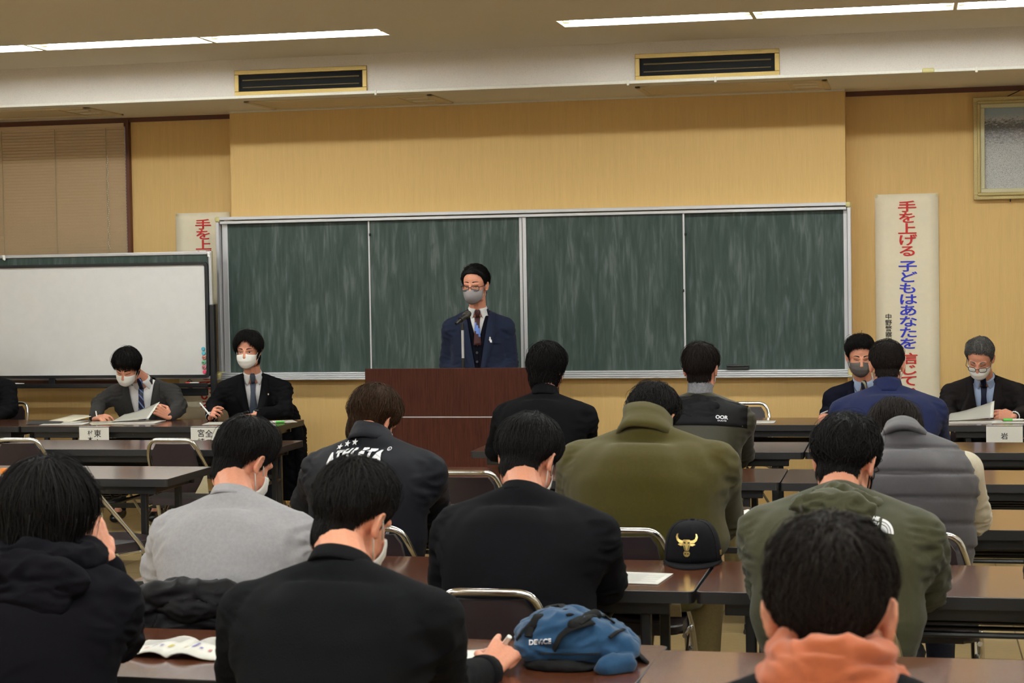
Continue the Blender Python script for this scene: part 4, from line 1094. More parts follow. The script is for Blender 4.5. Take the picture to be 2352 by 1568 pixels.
    def collar_band(s, name, mat, r0=.066, r1=.078, z0=-.03, z1=.035, gap=20, tilt=.35, thick=.006, bulge=.0, fwd=.0, parent=None, n=28, tip=0, wav=0, gapb=0):
        """band round the neck that follows the real neck surface, open at the front by gap degrees"""
        nk = s.T((0, -.028, -.055)); ax = ((nk-s.NB).normalized()*.6+s.sp*.6).normalized(); fr = (s.f-ax*s.f.dot(ax)).normalized(); rr = s.r
        mb = MB(); G = []
        for i in range(n+1):
            row = []; fcl = abs(i/n-.5)*2
            for j in range(5):
                v = j/4; z = .035+z0+(z1-z0)*v-(tip*(1-v)*fcl**4 if tip else 0); off = (r1+(r0-r1)*v)-.060+bulge*math.sin(PI*v)
                gp = gap+(gapb-gap)*(1-v) if gapb else gap; a = math.radians(-180+gp+(360-2*gp)*i/n); d = rr*math.sin(a)-fr*math.cos(a)
                c = s.NB+fr*.014+ax*z; h = s.bv.ray_cast(c, d, .12); rad = h[3] if h[0] else .062
                rad = min(max(rad, .045), .078)+off
                if wav: rad += wav*noise.noise(Vector((math.cos(a)*2, math.sin(a)*2, v*2+s.seed)))
                row.append(mb.bm.verts.new(c+d*rad))
            G.append(row)
        for i in range(n):
            for j in range(4): mb.bm.faces.new((G[i][j], G[i+1][j], G[i+1][j+1], G[i][j+1]))
        bmesh.ops.smooth_vert(mb.bm, verts=mb.bm.verts[:], factor=.5, use_axis_x=True, use_axis_y=True, use_axis_z=True)
        bmesh.ops.recalc_face_normals(mb.bm, faces=mb.bm.faces); bmesh.ops.solidify(mb.bm, geom=mb.bm.faces[:], thickness=thick)
        o = mb.build(name, mat, None, smooth='all'); o.data.transform(Matrix.Translation(-s.root.location)); o.parent = parent or s.root; return o
    def suit(s, jacket, shirt, tie, V=None, tie_mats=None, tie_mi=None, lapel=True, vest=None, belly_shirt=True, g=.016, cuff=None, **k):
        V = V or dict(zbot=-.33, w0=.068)
        bl = Blob(); s.torso(bl, g-.013, t1=.98); me = bl.mesh('shirt', s.voxel, 40); folds(me, .003, [], .0015, 10, s.seed+9); sbv = bvh_of(me); s.shirtbv = sbv; place('shirt', me, shirt, s.root)
        s.top('suit_jacket', jacket, g=g, V=V, r=k.pop('r', (.060, .058, .056, .046)), **k)
        zb, w0 = V['zbot'], V['w0']; zt = .02
        hw = lambda z: w0*min(1, max(0, (z-zb)/(zt-zb)))
        if lapel:
            for q in (-1, 1):
                rows = []
                for i in range(15):
                    z = zb+(zt+.0-zb)*i/14; h = hw(z); u = i/14; w = .006+.062*min(1, u/.72) if u < .74 else .052-.020*(u-.74)/.26
                    if .70 < u < .76: w = .075
                    rows.append([(q*(h-.004), z), (q*(h+w*.5), z), (q*(h+w), z)])
                s.patch('lapel', rows, jacket, s.topobj, .004, thick=.005)
        s.collar_band('shirt_collar', shirt, .064, .082, -.040, .010, 5, tip=.045, thick=.003, gapb=34)
        s.collar_band('jacket_collar', jacket, .072, .092, -.06, -.004, 62, thick=.005, parent=s.topobj)
        if tie:
            def wz(z):
                if z > -.075: return .0165+.004*(z+.075)/.05
                return .0145+.024*min(1, (-.075-z)/.30)
            rows = [[(-wz(z), z), (-wz(z)*.4, z), (wz(z)*.4, z), (wz(z), z)] for z in [-.036-.019*i for i in range(22)] if z > (vest or -.47)]
            fr = s.f; c0 = s.NB+s.f*.016+s.sp*.012; h = s.bv.ray_cast(c0, s.f, .15); c0 = (h[0] if h[0] else c0+s.f*.06)+s.f*.008
            c1 = s.proj_front(0, -.040, .014, sbv); m = MB()
            for q in (1,): m.tube([c0+s.sp*.004, c0.lerp(c1, .2), c0.lerp(c1, .6), c1], [.014, .0195, .0165, .0125], 12, flat=.62, nrm=s.f)
            kn = m.build('tie_knot', tie, None, smooth='all'); kn.data.transform(Matrix.Translation(-s.root.location)); kn.parent = s.root
            s.patch('necktie', rows, tie, None, .014, sbv, .004, mats=tie_mats, mi=tie_mi)
        if cuff is not None:
            for E, W in ((s.EL, s.WL), (s.ER, s.WR)):
                d = (W-E).normalized(); m = MB(); m.tube([W-d*.045, W-d*.02, W-d*.002], [.037, .036, .0345], 14); c = m.build('shirt_cuff', cuff, None, smooth='all'); c.data.transform(Matrix.Translation(-s.root.location)); c.parent = s.root
        return s
    def blobpart(s, name, mat, fn, voxel=None, smooth=4, fold=0, J=(), parent=None, base=.0015):
        bl = Blob(); fn(bl); me = bl.mesh(name, voxel or s.voxel, smooth)
        if fold: folds(me, fold, list(J), base, 12, s.seed)
        o = place(name, me, mat, s.root)
        if parent: o.parent = parent
        return o
# ================================================================ THE PEOPLE IN THE ROOM
M_NAVY = fabric('navy_wool', (25, 32, 54), var=.1); M_NAVY_VEST = fabric('dark_navy_knit', (13, 14, 24), weave=300, bs=.5)
M_CHARCOAL = fabric('charcoal_wool', (48, 45, 44), var=.12); M_BLACKSUIT = fabric('black_suiting', (17, 16, 19)); M_DARKSUIT = fabric('dark_grey_suiting', (33, 29, 29))
M_BLUESUIT = fabric('blue_suiting', (24, 31, 68)); M_MIDNIGHT = fabric('midnight_suiting', (20, 21, 34))
M_SHIRT = fabric('white_shirt', (226, 222, 220), .8, 900, .08, .02, 0); M_SHIRT_B = fabric('pale_blue_shirt', (176, 192, 222), .8, 900, .08, .03, 0)
M_TROUSER = fabric('dark_trousers', (26, 25, 30)); M_SHOE = plain('black_leather', (18, 17, 18), .35)
M_JEAN = fabric('dark_denim', (30, 32, 44)); M_KHAKI = fabric('khaki_trousers', (120, 104, 66))
P = atY
def proj_cuffs(*a): pass

# ---- the speaker
p = Person('man in navy suit and glasses with grey mask standing at lectern', H=P(1091, 657, 12.18), NB=P(1098, 716, 12.28), yaw=190, hyaw=-17, hpitch=8, standing=True, sw=.182,
           EL=P(1172, 835, 12.32), WL=P(1135, 880, 12.10), ER=P(1028, 835, 12.32), WR=P(1068, 880, 12.10), seed=11, belly=.165, lean=-.02, shfwd=.01)
SPK = p
p.body(handL=dict(d=p.r*1.0+p.f*.1-UPV*.2, up=p.f+UPV*.4, side=UPV, curl=.5), handR=dict(d=-p.r*1.0+p.f*.1-UPV*.2, up=p.f+UPV*.4, side=UPV, curl=.5))
def tie_band(i, j): return 1 if 3 <= i+j-1 <= 5 else 0
M_TIE_BR = fabric('brown_tie_silk', (66, 36, 36), .5, 500, .1, .05, 0); M_TIE_BL = fabric('blue_tie_stripe', (92, 122, 190), .5, 500, .1, .05, 0)
p.suit(M_NAVY, M_SHIRT, M_TIE_BR, V=dict(zbot=-.52, w0=.085), tie_mats=[M_TIE_BR, M_TIE_BL], tie_mi=tie_band, vest=-.235, hemz=.72, cuff=M_SHIRT, fold=.008)
rows = []
for i in range(18):
    z = -.03-.5*i/17; o = max(0, .052*(1-(-z-.03)/.20)); rows.append((z, o))
for q in (-1, 1): p.patch('waistcoat', [[(q*o, z), (q*(o*.66+.03), z), (q*(o*.33+.06), z), (q*min(.108, .07+max(0, -z-.03)*.6), z)] for z, o in rows], M_NAVY_VEST, None, .005, p.shirtbv, .003)
for z in (-.275, -.335, -.395):
    c = p.proj_front(.004, z, .013, p.shirtbv); m = MB(); m.tube([c, c+p.f*.004], [.0085, .0075], 12); b = m.build('button', plain('horn_button', (60, 56, 58), .3), None); b.data.transform(Matrix.Translation(-p.root.location)); b.parent = p.root
p.patch('breast_pocket', [[(-.155, -.205), (-.11, -.203), (-.075, -.200)], [(-.155, -.217), (-.11, -.215), (-.075, -.212)]], M_NAVY, p.topobj, .006, thick=.003)
c = p.proj_front(-.085, -.19, .008); m = MB(); ax = p.r
m.prism([(-.012, -.018), (.012, -.018), (.010, 0), (.004, .004), (.005, .014), (-.002, .022), (-.006, .014), (-.005, .004), (-.010, 0)], 0, .003, M=Matrix.Translation(c) @ Matrix.Rotation(p.yaw-PI, 4, 'Z') @ FACE)
b = m.build('white_pin', M_WHITE_PLASTIC, None); b.data.transform(Matrix.Translation(-p.root.location)); b.parent = p.topobj
p.trousers(M_NAVY, M_SHOE)
make_hair(p.T, p.R, 1, p.root, M_HAIR, th=(.026, .020, .014), n=900, length=.085, seed=5, part=.2, drop=.35, whorl=(38, 30), line=[(0, 40), (30, 38), (50, 26), (62, 6), (72, -14), (79, -14), (86, 2), (100, 3), (112, -14), (125, -36), (150, -48), (180, -50)])
make_mask(p.T, p.R, 1, p.root, M_MASK_G, ridge=.012, pleats=False); make_eyes(p.bv, p.T, p.R, 1, p.root, .45, look=(-.004, -.001)); make_glasses(p.T, p.R, 1, p.root, M_GLASSFRAME, w=.0265, h=.0165, z=-.002)

# ---- charcoal suit, reading
p = Person('man in charcoal suit with striped tie reading papers by the whiteboard', H=P(292, 843, 12.18), NB=P(327, 872, 12.36), yaw=192, hyaw=-12, hpitch=36, hroll=-7, sw=.205,
           EL=P(412, 935, 12.28), WL=P(391, 957, 12.02), ER=P(230, 925, 12.30), WR=P(217, 960, 12.04), seed=12, lean=.12)
p.body(handL=dict(d=p.r*.55+p.f*.2+UPV*.35, up=-p.r*.3+p.f*.9, side=UPV, curl=.9), handR=dict(d=-p.r*.6+p.f*.5+UPV*.1, up=p.f*.2+UPV+p.r*.4, side=-p.r*.2+UPV, curl=.7, pinch=True))
M_TIE_ST = nt('striped_tie', lin((24, 30, 62)), .55)[0]
def stripes(m, a, c, sc=70):
    n, l = m.node_tree.nodes, m.node_tree.links; b = n['Principled BSDF']
    w = tex(n, l, 'ShaderNodeTexWave', scale=(1, 1, 1)); w.inputs['Scale'].default_value = sc; w.bands_direction = 'DIAGONAL'
    r = ramp(n, l, w.outputs[0], [(.80, lin(a)), (.90, lin(c))]); l.new(r.outputs[0], b.inputs['Base Color'])
stripes(M_TIE_ST, (22, 27, 56), (110, 126, 176), 13)
p.suit(M_CHARCOAL, M_SHIRT, M_TIE_ST, V=dict(zbot=-.50, w0=.10, xoff=.0), cuff=M_SHIRT); p.trousers(M_TROUSER, M_SHOE)
make_hair(p.T, p.R, 1, p.root, M_HAIR, th=(.026, .024, .018), n=1000, length=.095, seed=6, line=[(0, 17), (25, 18), (45, 8), (60, -2), (72, -16), (79, -16), (86, 2), (100, 2), (112, -14), (125, -36), (150, -48), (180, -50)], fade=.6)
make_mask(p.T, p.R, 1, p.root, M_MASK_W); make_eyes(p.bv, p.T, p.R, 1, p.root, .12, browz=.030)

# ---- black suit
p = Person('man in black suit and grey tie with white mask, watching, pen raised', H=P(570, 806, 12.18), NB=P(582, 862, 12.30), yaw=196, hyaw=-12, hpitch=8, sw=.205,
           EL=P(655, 946, 12.28), WL=P(588, 952, 12.00), ER=P(492, 932, 12.24), WR=P(484, 958, 12.00), seed=13, lean=.10)
p.body(handL=dict(d=p.r*1.0+p.f*.25-UPV*.12, up=UPV, side=p.f, curl=.35), handR=dict(d=-p.r*.15+p.f*.55+UPV*.30, up=p.r*.8+UPV*.5+p.f*.2, side=UPV+p.f*.2, curl=.85, pinch=True))
M_TIE_GR = fabric('grey_blue_tie', (72, 78, 92), .6, 500, .3, .15, 0)
p.suit(M_BLACKSUIT, M_SHIRT, M_TIE_GR, V=dict(zbot=-.42, w0=.07), cuff=M_SHIRT); p.trousers(M_TROUSER, M_SHOE)
c = p.proj_front(-.105, -.11, .013); m = MB(); m.box((0, 0, 0), (.012, .004, .013), .001); b = m.build('lapel_badge', M_CHROME, None); b.data.transform(Matrix.Translation(c-p.root.location)); b.parent = p.topobj
w = p.WL-(p.WL-p.EL).normalized()*.015; d = (p.WL-p.EL).normalized(); m = MB(); m.tube([w-d*.012, w+d*.012], [.034, .034], 16); m.box(w+UPV*.030+p.f*.012, (.034, .034, .012), .004)
b = m.build('wristwatch', M_BLACK_PLASTIC, None); b.data.transform(Matrix.Translation(-p.root.location)); b.parent = p.root
make_hair(p.T, p.R, 1, p.root, M_HAIR, th=(.028, .026, .018), n=1000, length=.10, seed=7, part=.7, line=[(0, 36), (14, 36), (22, 22), (45, 8), (60, -4), (72, -18), (79, -18), (86, -4), (100, 0), (112, -16), (125, -38), (150, -50), (180, -52)], fade=.6)
make_mask(p.T, p.R, 1, p.root, M_MASK_W); make_eyes(p.bv, p.T, p.R, 1, p.root, .85, browz=.028)

# ---- navy suit, grey mask (right)
p = Person('man in navy suit with dark grey mask behind the blue suited man', H=P(1975, 820, 12.25), NB=P(1984, 878, 12.38), yaw=182, hyaw=6, hpitch=16, sw=.20,
           ER=P(1902, 955, 12.42), WR=P(1922, 960, 12.10), EL=P(2060, 950, 12.42), WL=P(2030, 966, 12.05), seed=14, lean=.10)
p.body(handR=dict(d=p.r*.75+p.f*.5+UPV*.18, up=p.f*.3+UPV*.8, side=UPV*.6+p.f, curl=.8, pinch=True))
M_TIE_NV = nt('navy_striped_tie', lin((26, 30, 50)), .5)[0]; stripes(M_TIE_NV, (24, 28, 48), (180, 176, 150), 9)
p.suit(M_MIDNIGHT, M_SHIRT_B, M_TIE_NV, V=dict(zbot=-.36, w0=.075), cuff=M_SHIRT); p.trousers(M_TROUSER, M_SHOE)
make_hair(p.T, p.R, 1, p.root, M_HAIR, th=(.032, .020, .014), n=900, length=.07, mess=.6, seed=8, line=[(0, 36), (30, 33), (50, 20), (62, 2), (72, -18), (79, -18), (86, 2), (100, 3), (112, -14), (125, -36), (150, -48), (180, -50)])
make_mask(p.T, p.R, 1, p.root, M_MASK_D); make_eyes(p.bv, p.T, p.R, 1, p.root, .35, browz=.030)

# ---- dark suit, grey hair (far right)
p = Person('grey haired man in dark suit and brown glasses reading at far right table', H=P(2251, 824, 12.20), NB=P(2262, 868, 12.40), yaw=172, hyaw=-6, hpitch=34, hroll=-4, sw=.215,
           ER=P(2172, 945, 12.40), WR=P(2196, 970, 12.08), EL=P(2357, 945, 12.34), WL=P(2329, 957, 12.06), seed=15, lean=.12, belly=.18)
p.body(handL=dict(d=p.r*.8+p.f*.3+UPV*.12, up=p.f*.8+UPV*.4, side=UPV, curl=.95), voxel=.0042)
M_TIE_DK = fabric('dark_navy_tie', (24, 26, 48), .55, 500, .1, .05, 0)
p.suit(M_DARKSUIT, M_SHIRT_B, M_TIE_DK, V=dict(zbot=-.48, w0=.078), cuff=M_SHIRT); p.trousers(M_TROUSER, M_SHOE)
make_hair(p.T, p.R, 1, p.root, M_HAIR_GR, th=(.022, .014, .010), n=900, length=.05, seed=9, line=[(0, 40), (30, 36), (50, 24), (62, 4), (72, -18), (79, -18), (86, 2), (100, 3), (112, -14), (125, -36), (150, -48), (180, -50)])
make_mask(p.T, p.R, 1, p.root, M_MASK_W); make_eyes(p.bv, p.T, p.R, 1, p.root, .15, brow=M_HAIR_GR, browz=.028); make_glasses(p.T, p.R, 1, p.root, M_BROWNFRAME, w=.023, h=.017, y=.106, z=-.010)

# ---- sitter cut by the left edge, facing the room
p = Person('sitter in black at the far left table, only an arm in view', H=P(-52, 800, 12.25), NB=P(-48, 862, 12.38), yaw=190, hyaw=-10, hpitch=20, sw=.20,
           EL=P(22, 940, 12.34), WL=P(-30, 962, 12.06), seed=16, lean=.10)
p.body(); p.top('jacket', M_BLACKSUIT, g=.018, r=(.068, .062, .06, .046)); p.trousers(M_TROUSER, M_SHOE)
make_hair(p.T, p.R, 1, p.root, M_HAIR, n=500, seed=10)

# ================================================================ AUDIENCE (seen from behind)
M_KNIT = nt('black_ribbed_knit', lin((8, 8, 12)), .95, 0, .15)[0]
def rib(m, sc=(150, 150, 12), st=.5, dist=.004):
    n, l = m.node_tree.nodes, m.node_tree.links; t = tex(n, l, scale=sc, Detail=2); bump(n, l, n['Principled BSDF'], t.outputs[0], st, dist)
rib(M_KNIT)
M_BLACKSWEAT = fabric('black_sweatshirt', (15, 14, 18)); M_GREYSWEAT = fabric('grey_marl', (158, 155, 158), .95, 500, .3, .10, .2)
M_TRACK = fabric('navy_track_nylon', (25, 25, 31), .6, 300, .1, .08, .1, spec=.35); M_OLIVE = fabric('olive_fleece', (67, 59, 17), .98, 350, .5, .10, .12)
M_BLACKJK = fabric('black_jacket', (14, 13, 16)); M_OLIVENYL = fabric('dark_olive_nylon', (44, 40, 24), .55, 300, .1, .1, .1, spec=.35)
M_BLACKNYL = fabric('black_nylon', (24, 23, 25), .6, 300, .1, .08, .1); M_PARKA = fabric('green_parka_shell', (58, 57, 36), .75, 400, .15, .1, .1)
M_HOODIE = fabric('midnight_hooded_coat', (12, 10, 16), .95, 450, .3, .1, .1); M_CREAM = fabric('cream_knit', (206, 194, 170), .95, 160, .9, .08, .2)
M_VEST = fabric('charcoal_quilted_nylon', (64, 60, 64), .6, 300, .1, .08, .1, spec=.35); M_ORANGE = fabric('orange_cotton', (172, 92, 60), .95, 500, .2, .05, .2)
M_DOWN = fabric('black_down_nylon', (20, 18, 21), .55, 300, .1, .08, .1, spec=.35); M_MARL = fabric('grey_marl_knit', (120, 118, 122), .95, 120, .9, .3, .1)
M_WHITE_PRINT = plain('white_print', (232, 230, 232), .7); M_GREY_PRINT = plain('grey_print', (128, 124, 124), .7)

# ---- black knit sweater, foreground
p = Person('man in black ribbed sweater writing beside the blue backpack', H=P(810, 1196, 4.02), NB=P(782, 1312, 3.86), yaw=-6, hyaw=-14, hpitch=24, hroll=6, sw=.215, chest=.185,
           EL=P(560, 1560, 3.95), WL=P(660, 1500, 4.30), ER=P(1010, 1580, 3.98), WR=P(1118, 1543, 4.27), seed=21, voxel=.006, lean=.12, trap=1.4)
p.body(handR=dict(d=p.f*.75+p.r*.25+UPV*.45, up=p.r*.45+UPV*.75-p.f*.35, side=-p.r, curl=.95, pinch=True), voxel=.0032)
p.top('sweater', M_KNIT, g=.014, r=(.072, .064, .058, .042), fold=.007, wend=.96); p.trousers(M_JEAN, M_SHOE)
p.collar_band('neck_rib', M_KNIT, .066, .080, -.030, .018, 0.5, thick=.007, parent=p.topobj)
d = (p.WR-p.ER).normalized(); m = MB(); m.tube([p.WR-d*.05, p.WR-d*.03, p.WR+d*.004], [.043, .045, .041], 16); c = m.build('cuff', M_KNIT, None, smooth='all'); c.data.transform(Matrix.Translation(-p.root.location)); c.parent = p.topobj
make_hair(p.T, p.R, 1, p.root, M_HAIR, th=(.026, .018, .010), n=1500, length=.085, width=.0042, seed=22, whorl=(178, 60), line=[(0, 30), (40, 24), (62, 2), (72, -18), (79, -18), (86, 2), (100, 4), (112, -8), (128, -26), (150, -46), (180, -58)], fade=.12, mess=.3, stubble=1400)
make_mask(p.T, p.R, 1, p.root, M_MASK_W)
DWR = p

# ---- hooded coat, left foreground
p = Person('listener with long black hair in dark hooded coat, hand at cheek', H=P(112, 1190, 4.06), NB=P(104, 1282, 4.00), yaw=-4, hyaw=-8, hpitch=14, sw=.168, chest=.19, belly=.20, depth=.13,
           EL=P(-60, 1480, 4.05), WL=P(30, 1450, 4.4), ER=P(268, 1455, 4.22), WR=P(243, 1285, 4.14), seed=23, voxel=.0065, lean=.14)
p.body(handR=dict(d=-p.r*.42+UPV*.85+p.f*.1, up=p.r*.8-p.f*.3, side=p.f, curl=.55), voxel=.0036)
p.top('hooded_coat', M_HOODIE, g=.024, r=(.072, .066, .062, .048), fold=.012, wend=.86); p.trousers(M_JEAN, M_SHOE)
def hood(b, p=p):
    for k in range(13):
        a = math.radians(-150+300*k/12); r = .10
        c = p.NB+(p.r*math.sin(a)*1.12-p.f*math.cos(a)*.85)*r+p.sp*(.02-.022*abs(math.sin(a)))
        c2 = p.NB+(p.r*math.sin(a+.45)*1.12-p.f*math.cos(a+.45)*.85)*r+p.sp*(.02-.022*abs(math.sin(a+.45)))
        b.cap(c, .036, c2, .036)
    c = p.NB-p.f*.12-p.sp*.03; b.ell(c, (.185, .05, .062), Matrix.Rotation(p.yaw, 3, 'Z')); b.ell(c-p.sp*.05-p.f*.01, (.15, .045, .06), Matrix.Rotation(p.yaw, 3, 'Z'))
p.blobpart('hood', M_HOODIE, hood, .006, 4, .010, [(p.NB-p.f*.08, .3, None)], p.topobj)
q = p.ER.lerp(p.WR, .76); d = (p.WR-p.ER).normalized(); sn = (p.r*.75-p.f*.65); sn = (sn-d*sn.dot(d)).normalized()
m = MB(); c0 = q+sn*.056; m.tube([c0-sn*.002, c0+sn*.003, c0+sn*.0035], [.0085, .008, .005], 14); b = m.build('snap_button', M_CHROME, None, smooth=True); b.data.transform(Matrix.Translation(-p.root.location)); b.parent = p.topobj
make_hair(p.T, p.R, 1, p.root, M_HAIR, th=(.030, .036, .034), n=1900, length=.17, width=.0048, seed=24, whorl=(170, 66), line=[(0, 12), (40, 5), (62, -10), (80, -36), (100, -46), (125, -54), (150, -58), (180, -60)], fade=.9, mess=.18, hang=((p.NB-p.H).normalized()*.55+Vector((0, 0, -.55))), stubble=0)

# ---- grey sweatshirt
p = Person('man in light grey sweatshirt bent over the left end of the table', H=P(560, 1062, 5.50), NB=P(537, 1152, 5.33), yaw=-4, hyaw=-22, hpitch=30, hroll=4, sw=.20, chest=.19, belly=.185,
           EL=P(378, 1310, 5.42), WL=P(480, 1290, 5.85), ER=P(700, 1290, 5.46), WR=P(640, 1268, 5.86), seed=25, voxel=.0075, lean=.06, trap=1.3)
p.body(voxel=.004); p.top('sweatshirt', M_GREYSWEAT, g=.022, r=(.074, .068, .064, .046), fold=.013); p.trousers(M_JEAN, M_SHOE)
p.collar_band('neck_rib', M_GREYSWEAT, .068, .080, -.028, .012, 0.5, thick=.006, parent=p.topobj)
make_hair(p.T, p.R, 1, p.root, M_HAIR, th=(.028, .022, .014), n=1300, length=.085, seed=26, line=[(0, 25), (40, 20), (62, 0), (72, -20), (79, -20), (86, 0), (100, 0), (112, -14), (125, -32), (150, -46), (180, -54)], fade=.2)
make_mask(p.T, p.R, 1, p.root, M_MASK_W)

# ---- lettered track jacket
p = Person('brown haired man in dark track jacket with white lettering and stars', H=P(858, 968, 6.90), NB=P(855, 1020, 6.68), yaw=-6, hyaw=-16, hpitch=34, hroll=3, sw=.21, chest=.20, belly=.205, depth=.13,
           EL=P(712, 1165, 6.85), WL=P(790, 1170, 7.25), ER=P(990, 1165, 6.88), WR=P(930, 1150, 7.28), seed=27, lean=.06, trap=1.3)
p.body(); p.top('track_jacket', M_TRACK, g=.026, r=(.078, .070, .066, .05), fold=.014, hemz=.46); p.trousers(M_TROUSER, M_SHOE)
p.collar_band('stand_collar', M_TRACK, .080, .098, -.045, .05, 24, thick=.008, parent=p.topobj, wav=.006)
def decal(p, name, mat, build, parent=None, off=.008):
    """flat lettering draped on the back: build fills an MB in torso (x, z) coordinates"""
    m = MB(); build(m); bmesh.ops.triangulate(m.bm, faces=m.bm.faces[:])
    for lim in (.02, .011):
        bmesh.ops.subdivide_edges(m.bm, edges=[e for e in m.bm.edges if e.calc_length() > lim], cuts=1); bmesh.ops.triangulate(m.bm, faces=m.bm.faces[:])
    for v in m.bm.verts: v.co = p.proj_front(v.co.x, v.co.y, off, back=True)
    o = m.build(name, mat, None); o.data.transform(Matrix.Translation(-p.root.location)); o.parent = parent or p.topobj; return o
def star(m, cx, cy, r):
    pts = []
    for k in range(10):
        a = PI/2+k*PI/5; q = r if k % 2 == 0 else r*.42; pts.append((cx+q*math.cos(a), cy+q*math.sin(a)))
    c = m.bm.verts.new((cx, cy, 0)); v = [m.bm.verts.new((x, y, 0)) for x, y in pts]
    for k in range(10): m.bm.faces.new((c, v[k], v[(k+1) % 10]))
def locback(p, px, py, Y): # torso x, z of a pixel on the back
    a, b, c = p.loc(atY(px, py, Y)); return a, c
LET = []
def athl(m, p=p):
    word = 'ATHLETA'; n = len(word); W_ = .215
    for k, ch in enumerate(word):
        u = (k+.5)/n-.5; x = .0-W_*(-u)+.012; z = -.036-.055*u*u*4*.40+.014*u
        ang = -u*.50+.10
        add_text(m, ch, .048 if 0 < k < 6 else .054, Matrix.Translation((x-.030, z, 0)) @ Matrix.Rotation(ang*.7, 4, 'Z'), .0036, .82)
def stars(m):
    for x, z, r in ((-.102, -.012, .0130), (-.074, .000, .0135), (-.042, .006, .0140)): star(m, x, z, r)
decal(p, 'star_print', M_WHITE_PRINT, stars); decal(p, 'lettering', M_WHITE_PRINT, athl)
decal(p, 'registered_mark', M_WHITE_PRINT, lambda m: add_text(m, '®', .02, Matrix.Translation((.098, -.018, 0)), .0004, 1))
m = MB(); q = [p.proj_front(x, z, .004, back=True) for x, z in ((.135, -.26), (.142, -.29), (.136, -.32), (.125, -.345))]; m.tube(q, .006, 6, flat=.4); b = m.build('piping', M_GREY_PRINT, None, smooth='all'); b.data.transform(Matrix.Translation(-p.root.location)); b.parent = p.topobj
make_hair(p.T, p.R, 1, p.root, M_HAIR_BR, th=(.026, .024, .020), n=1200, length=.09, seed=28, line=[(0, 25), (40, 20), (62, -4), (72, -24), (80, -26), (90, -14), (100, -14), (112, -24), (125, -40), (150, -50), (180, -54)], fade=.5, mess=.4)
make_mask(p.T, p.R, 1, p.root, M_MASK_W)

# ---- plain black sweater
p = Person('man in plain black sweater leaning over table near the black cap', H=P(1213, 1058, 5.50), NB=P(1203, 1145, 5.33), yaw=-8, hyaw=-4, hpitch=30, hroll=4, sw=.215, chest=.205, belly=.215, depth=.13,
           EL=P(1035, 1345, 5.42), WL=P(1110, 1325, 5.85), ER=P(1388, 1335, 5.46), WR=P(1330, 1318, 5.86), seed=29, voxel=.0075, lean=.06, trap=1.3)
p.body(voxel=.004); p.top('sweater', M_BLACKSWEAT, g=.024, r=(.076, .068, .066, .05), fold=.010); p.trousers(M_JEAN, M_SHOE)
p.collar_band('neck_rib', M_BLACKSWEAT, .066, .078, -.028, .012, 0.5, thick=.006, parent=p.topobj)
make_hair(p.T, p.R, 1, p.root, M_HAIR, th=(.026, .022, .014), n=1300, length=.075, seed=30, whorl=(170, 64), line=[(0, 28), (40, 22), (62, 0), (72, -20), (79, -20), (86, 0), (100, 0), (112, -16), (125, -36), (150, -48), (180, -52)], fade=.3)
make_mask(p.T, p.R, 1, p.root, M_MASK_W)

# ---- wavy hair, black jacket
p = Person('person with wavy black hair in black jacket in front of the lectern', H=P(1257, 848, 9.74), NB=P(1252, 912, 9.64), yaw=-4, hyaw=-14, hpitch=10, sw=.215, chest=.19, belly=.195,
           EL=P(1142, 1035, 9.80), WL=P(1190, 1030, 10.15), ER=P(1345, 1035, 9.80), WR=P(1300, 1030, 10.15), seed=31, lean=.12, voxel=.010)
p.body(voxel=.0048); p.top('jacket', M_BLACKJK, g=.022, r=(.070, .066, .062, .048), fold=.010); p.trousers(M_TROUSER, M_SHOE)
p.collar_band('collar', M_BLACKJK, .068, .084, -.035, .03, 25, thick=.006, parent=p.topobj)
make_hair(p.T, p.R, 1, p.root, M_HAIR, th=(.030, .026, .026), n=1300, length=.12, width=.005, seed=32, line=[(0, 25), (40, 20), (62, -6), (80, -26), (100, -24), (115, -34), (135, -50), (180, -60)], fade=.8, mess=.55, wave=.5)

# ---- olive fleece
p = Person('large man in olive fleece with the collar turned up', H=P(1497, 966, 6.90), NB=P(1487, 1005, 6.68), yaw=-4, hyaw=-10, hpitch=38, hroll=3, sw=.245, chest=.255, belly=.285, depth=.175,
           EL=P(1322, 1185, 6.95), WL=P(1400, 1180, 7.3), ER=P(1652, 1190, 6.98), WR=P(1600, 1180, 7.32), seed=33, lean=.06, trap=2.0)
p.body(); p.top('fleece', M_OLIVE, g=.028, r=(.095, .090, .084, .06), fold=.013, hemz=.46); p.trousers(M_KHAKI, M_SHOE, r=(.115, .085, .07, .06))
p.collar_band('stand_collar', M_OLIVE, .088, .128, -.06, .085, 24, thick=.010, parent=p.topobj, wav=.010)
make_hair(p.T, p.R, 1.0, p.root, M_HAIR, th=(.026, .022, .018), n=1200, length=.05, seed=34, line=[(0, 28), (40, 22), (62, 0), (72, -20), (79, -20), (86, 0), (100, 0), (112, -16), (125, -38), (150, -50), (180, -56)], fade=.5, mess=.5)
make_mask(p.T, p.R, 1, p.root, M_MASK_W)

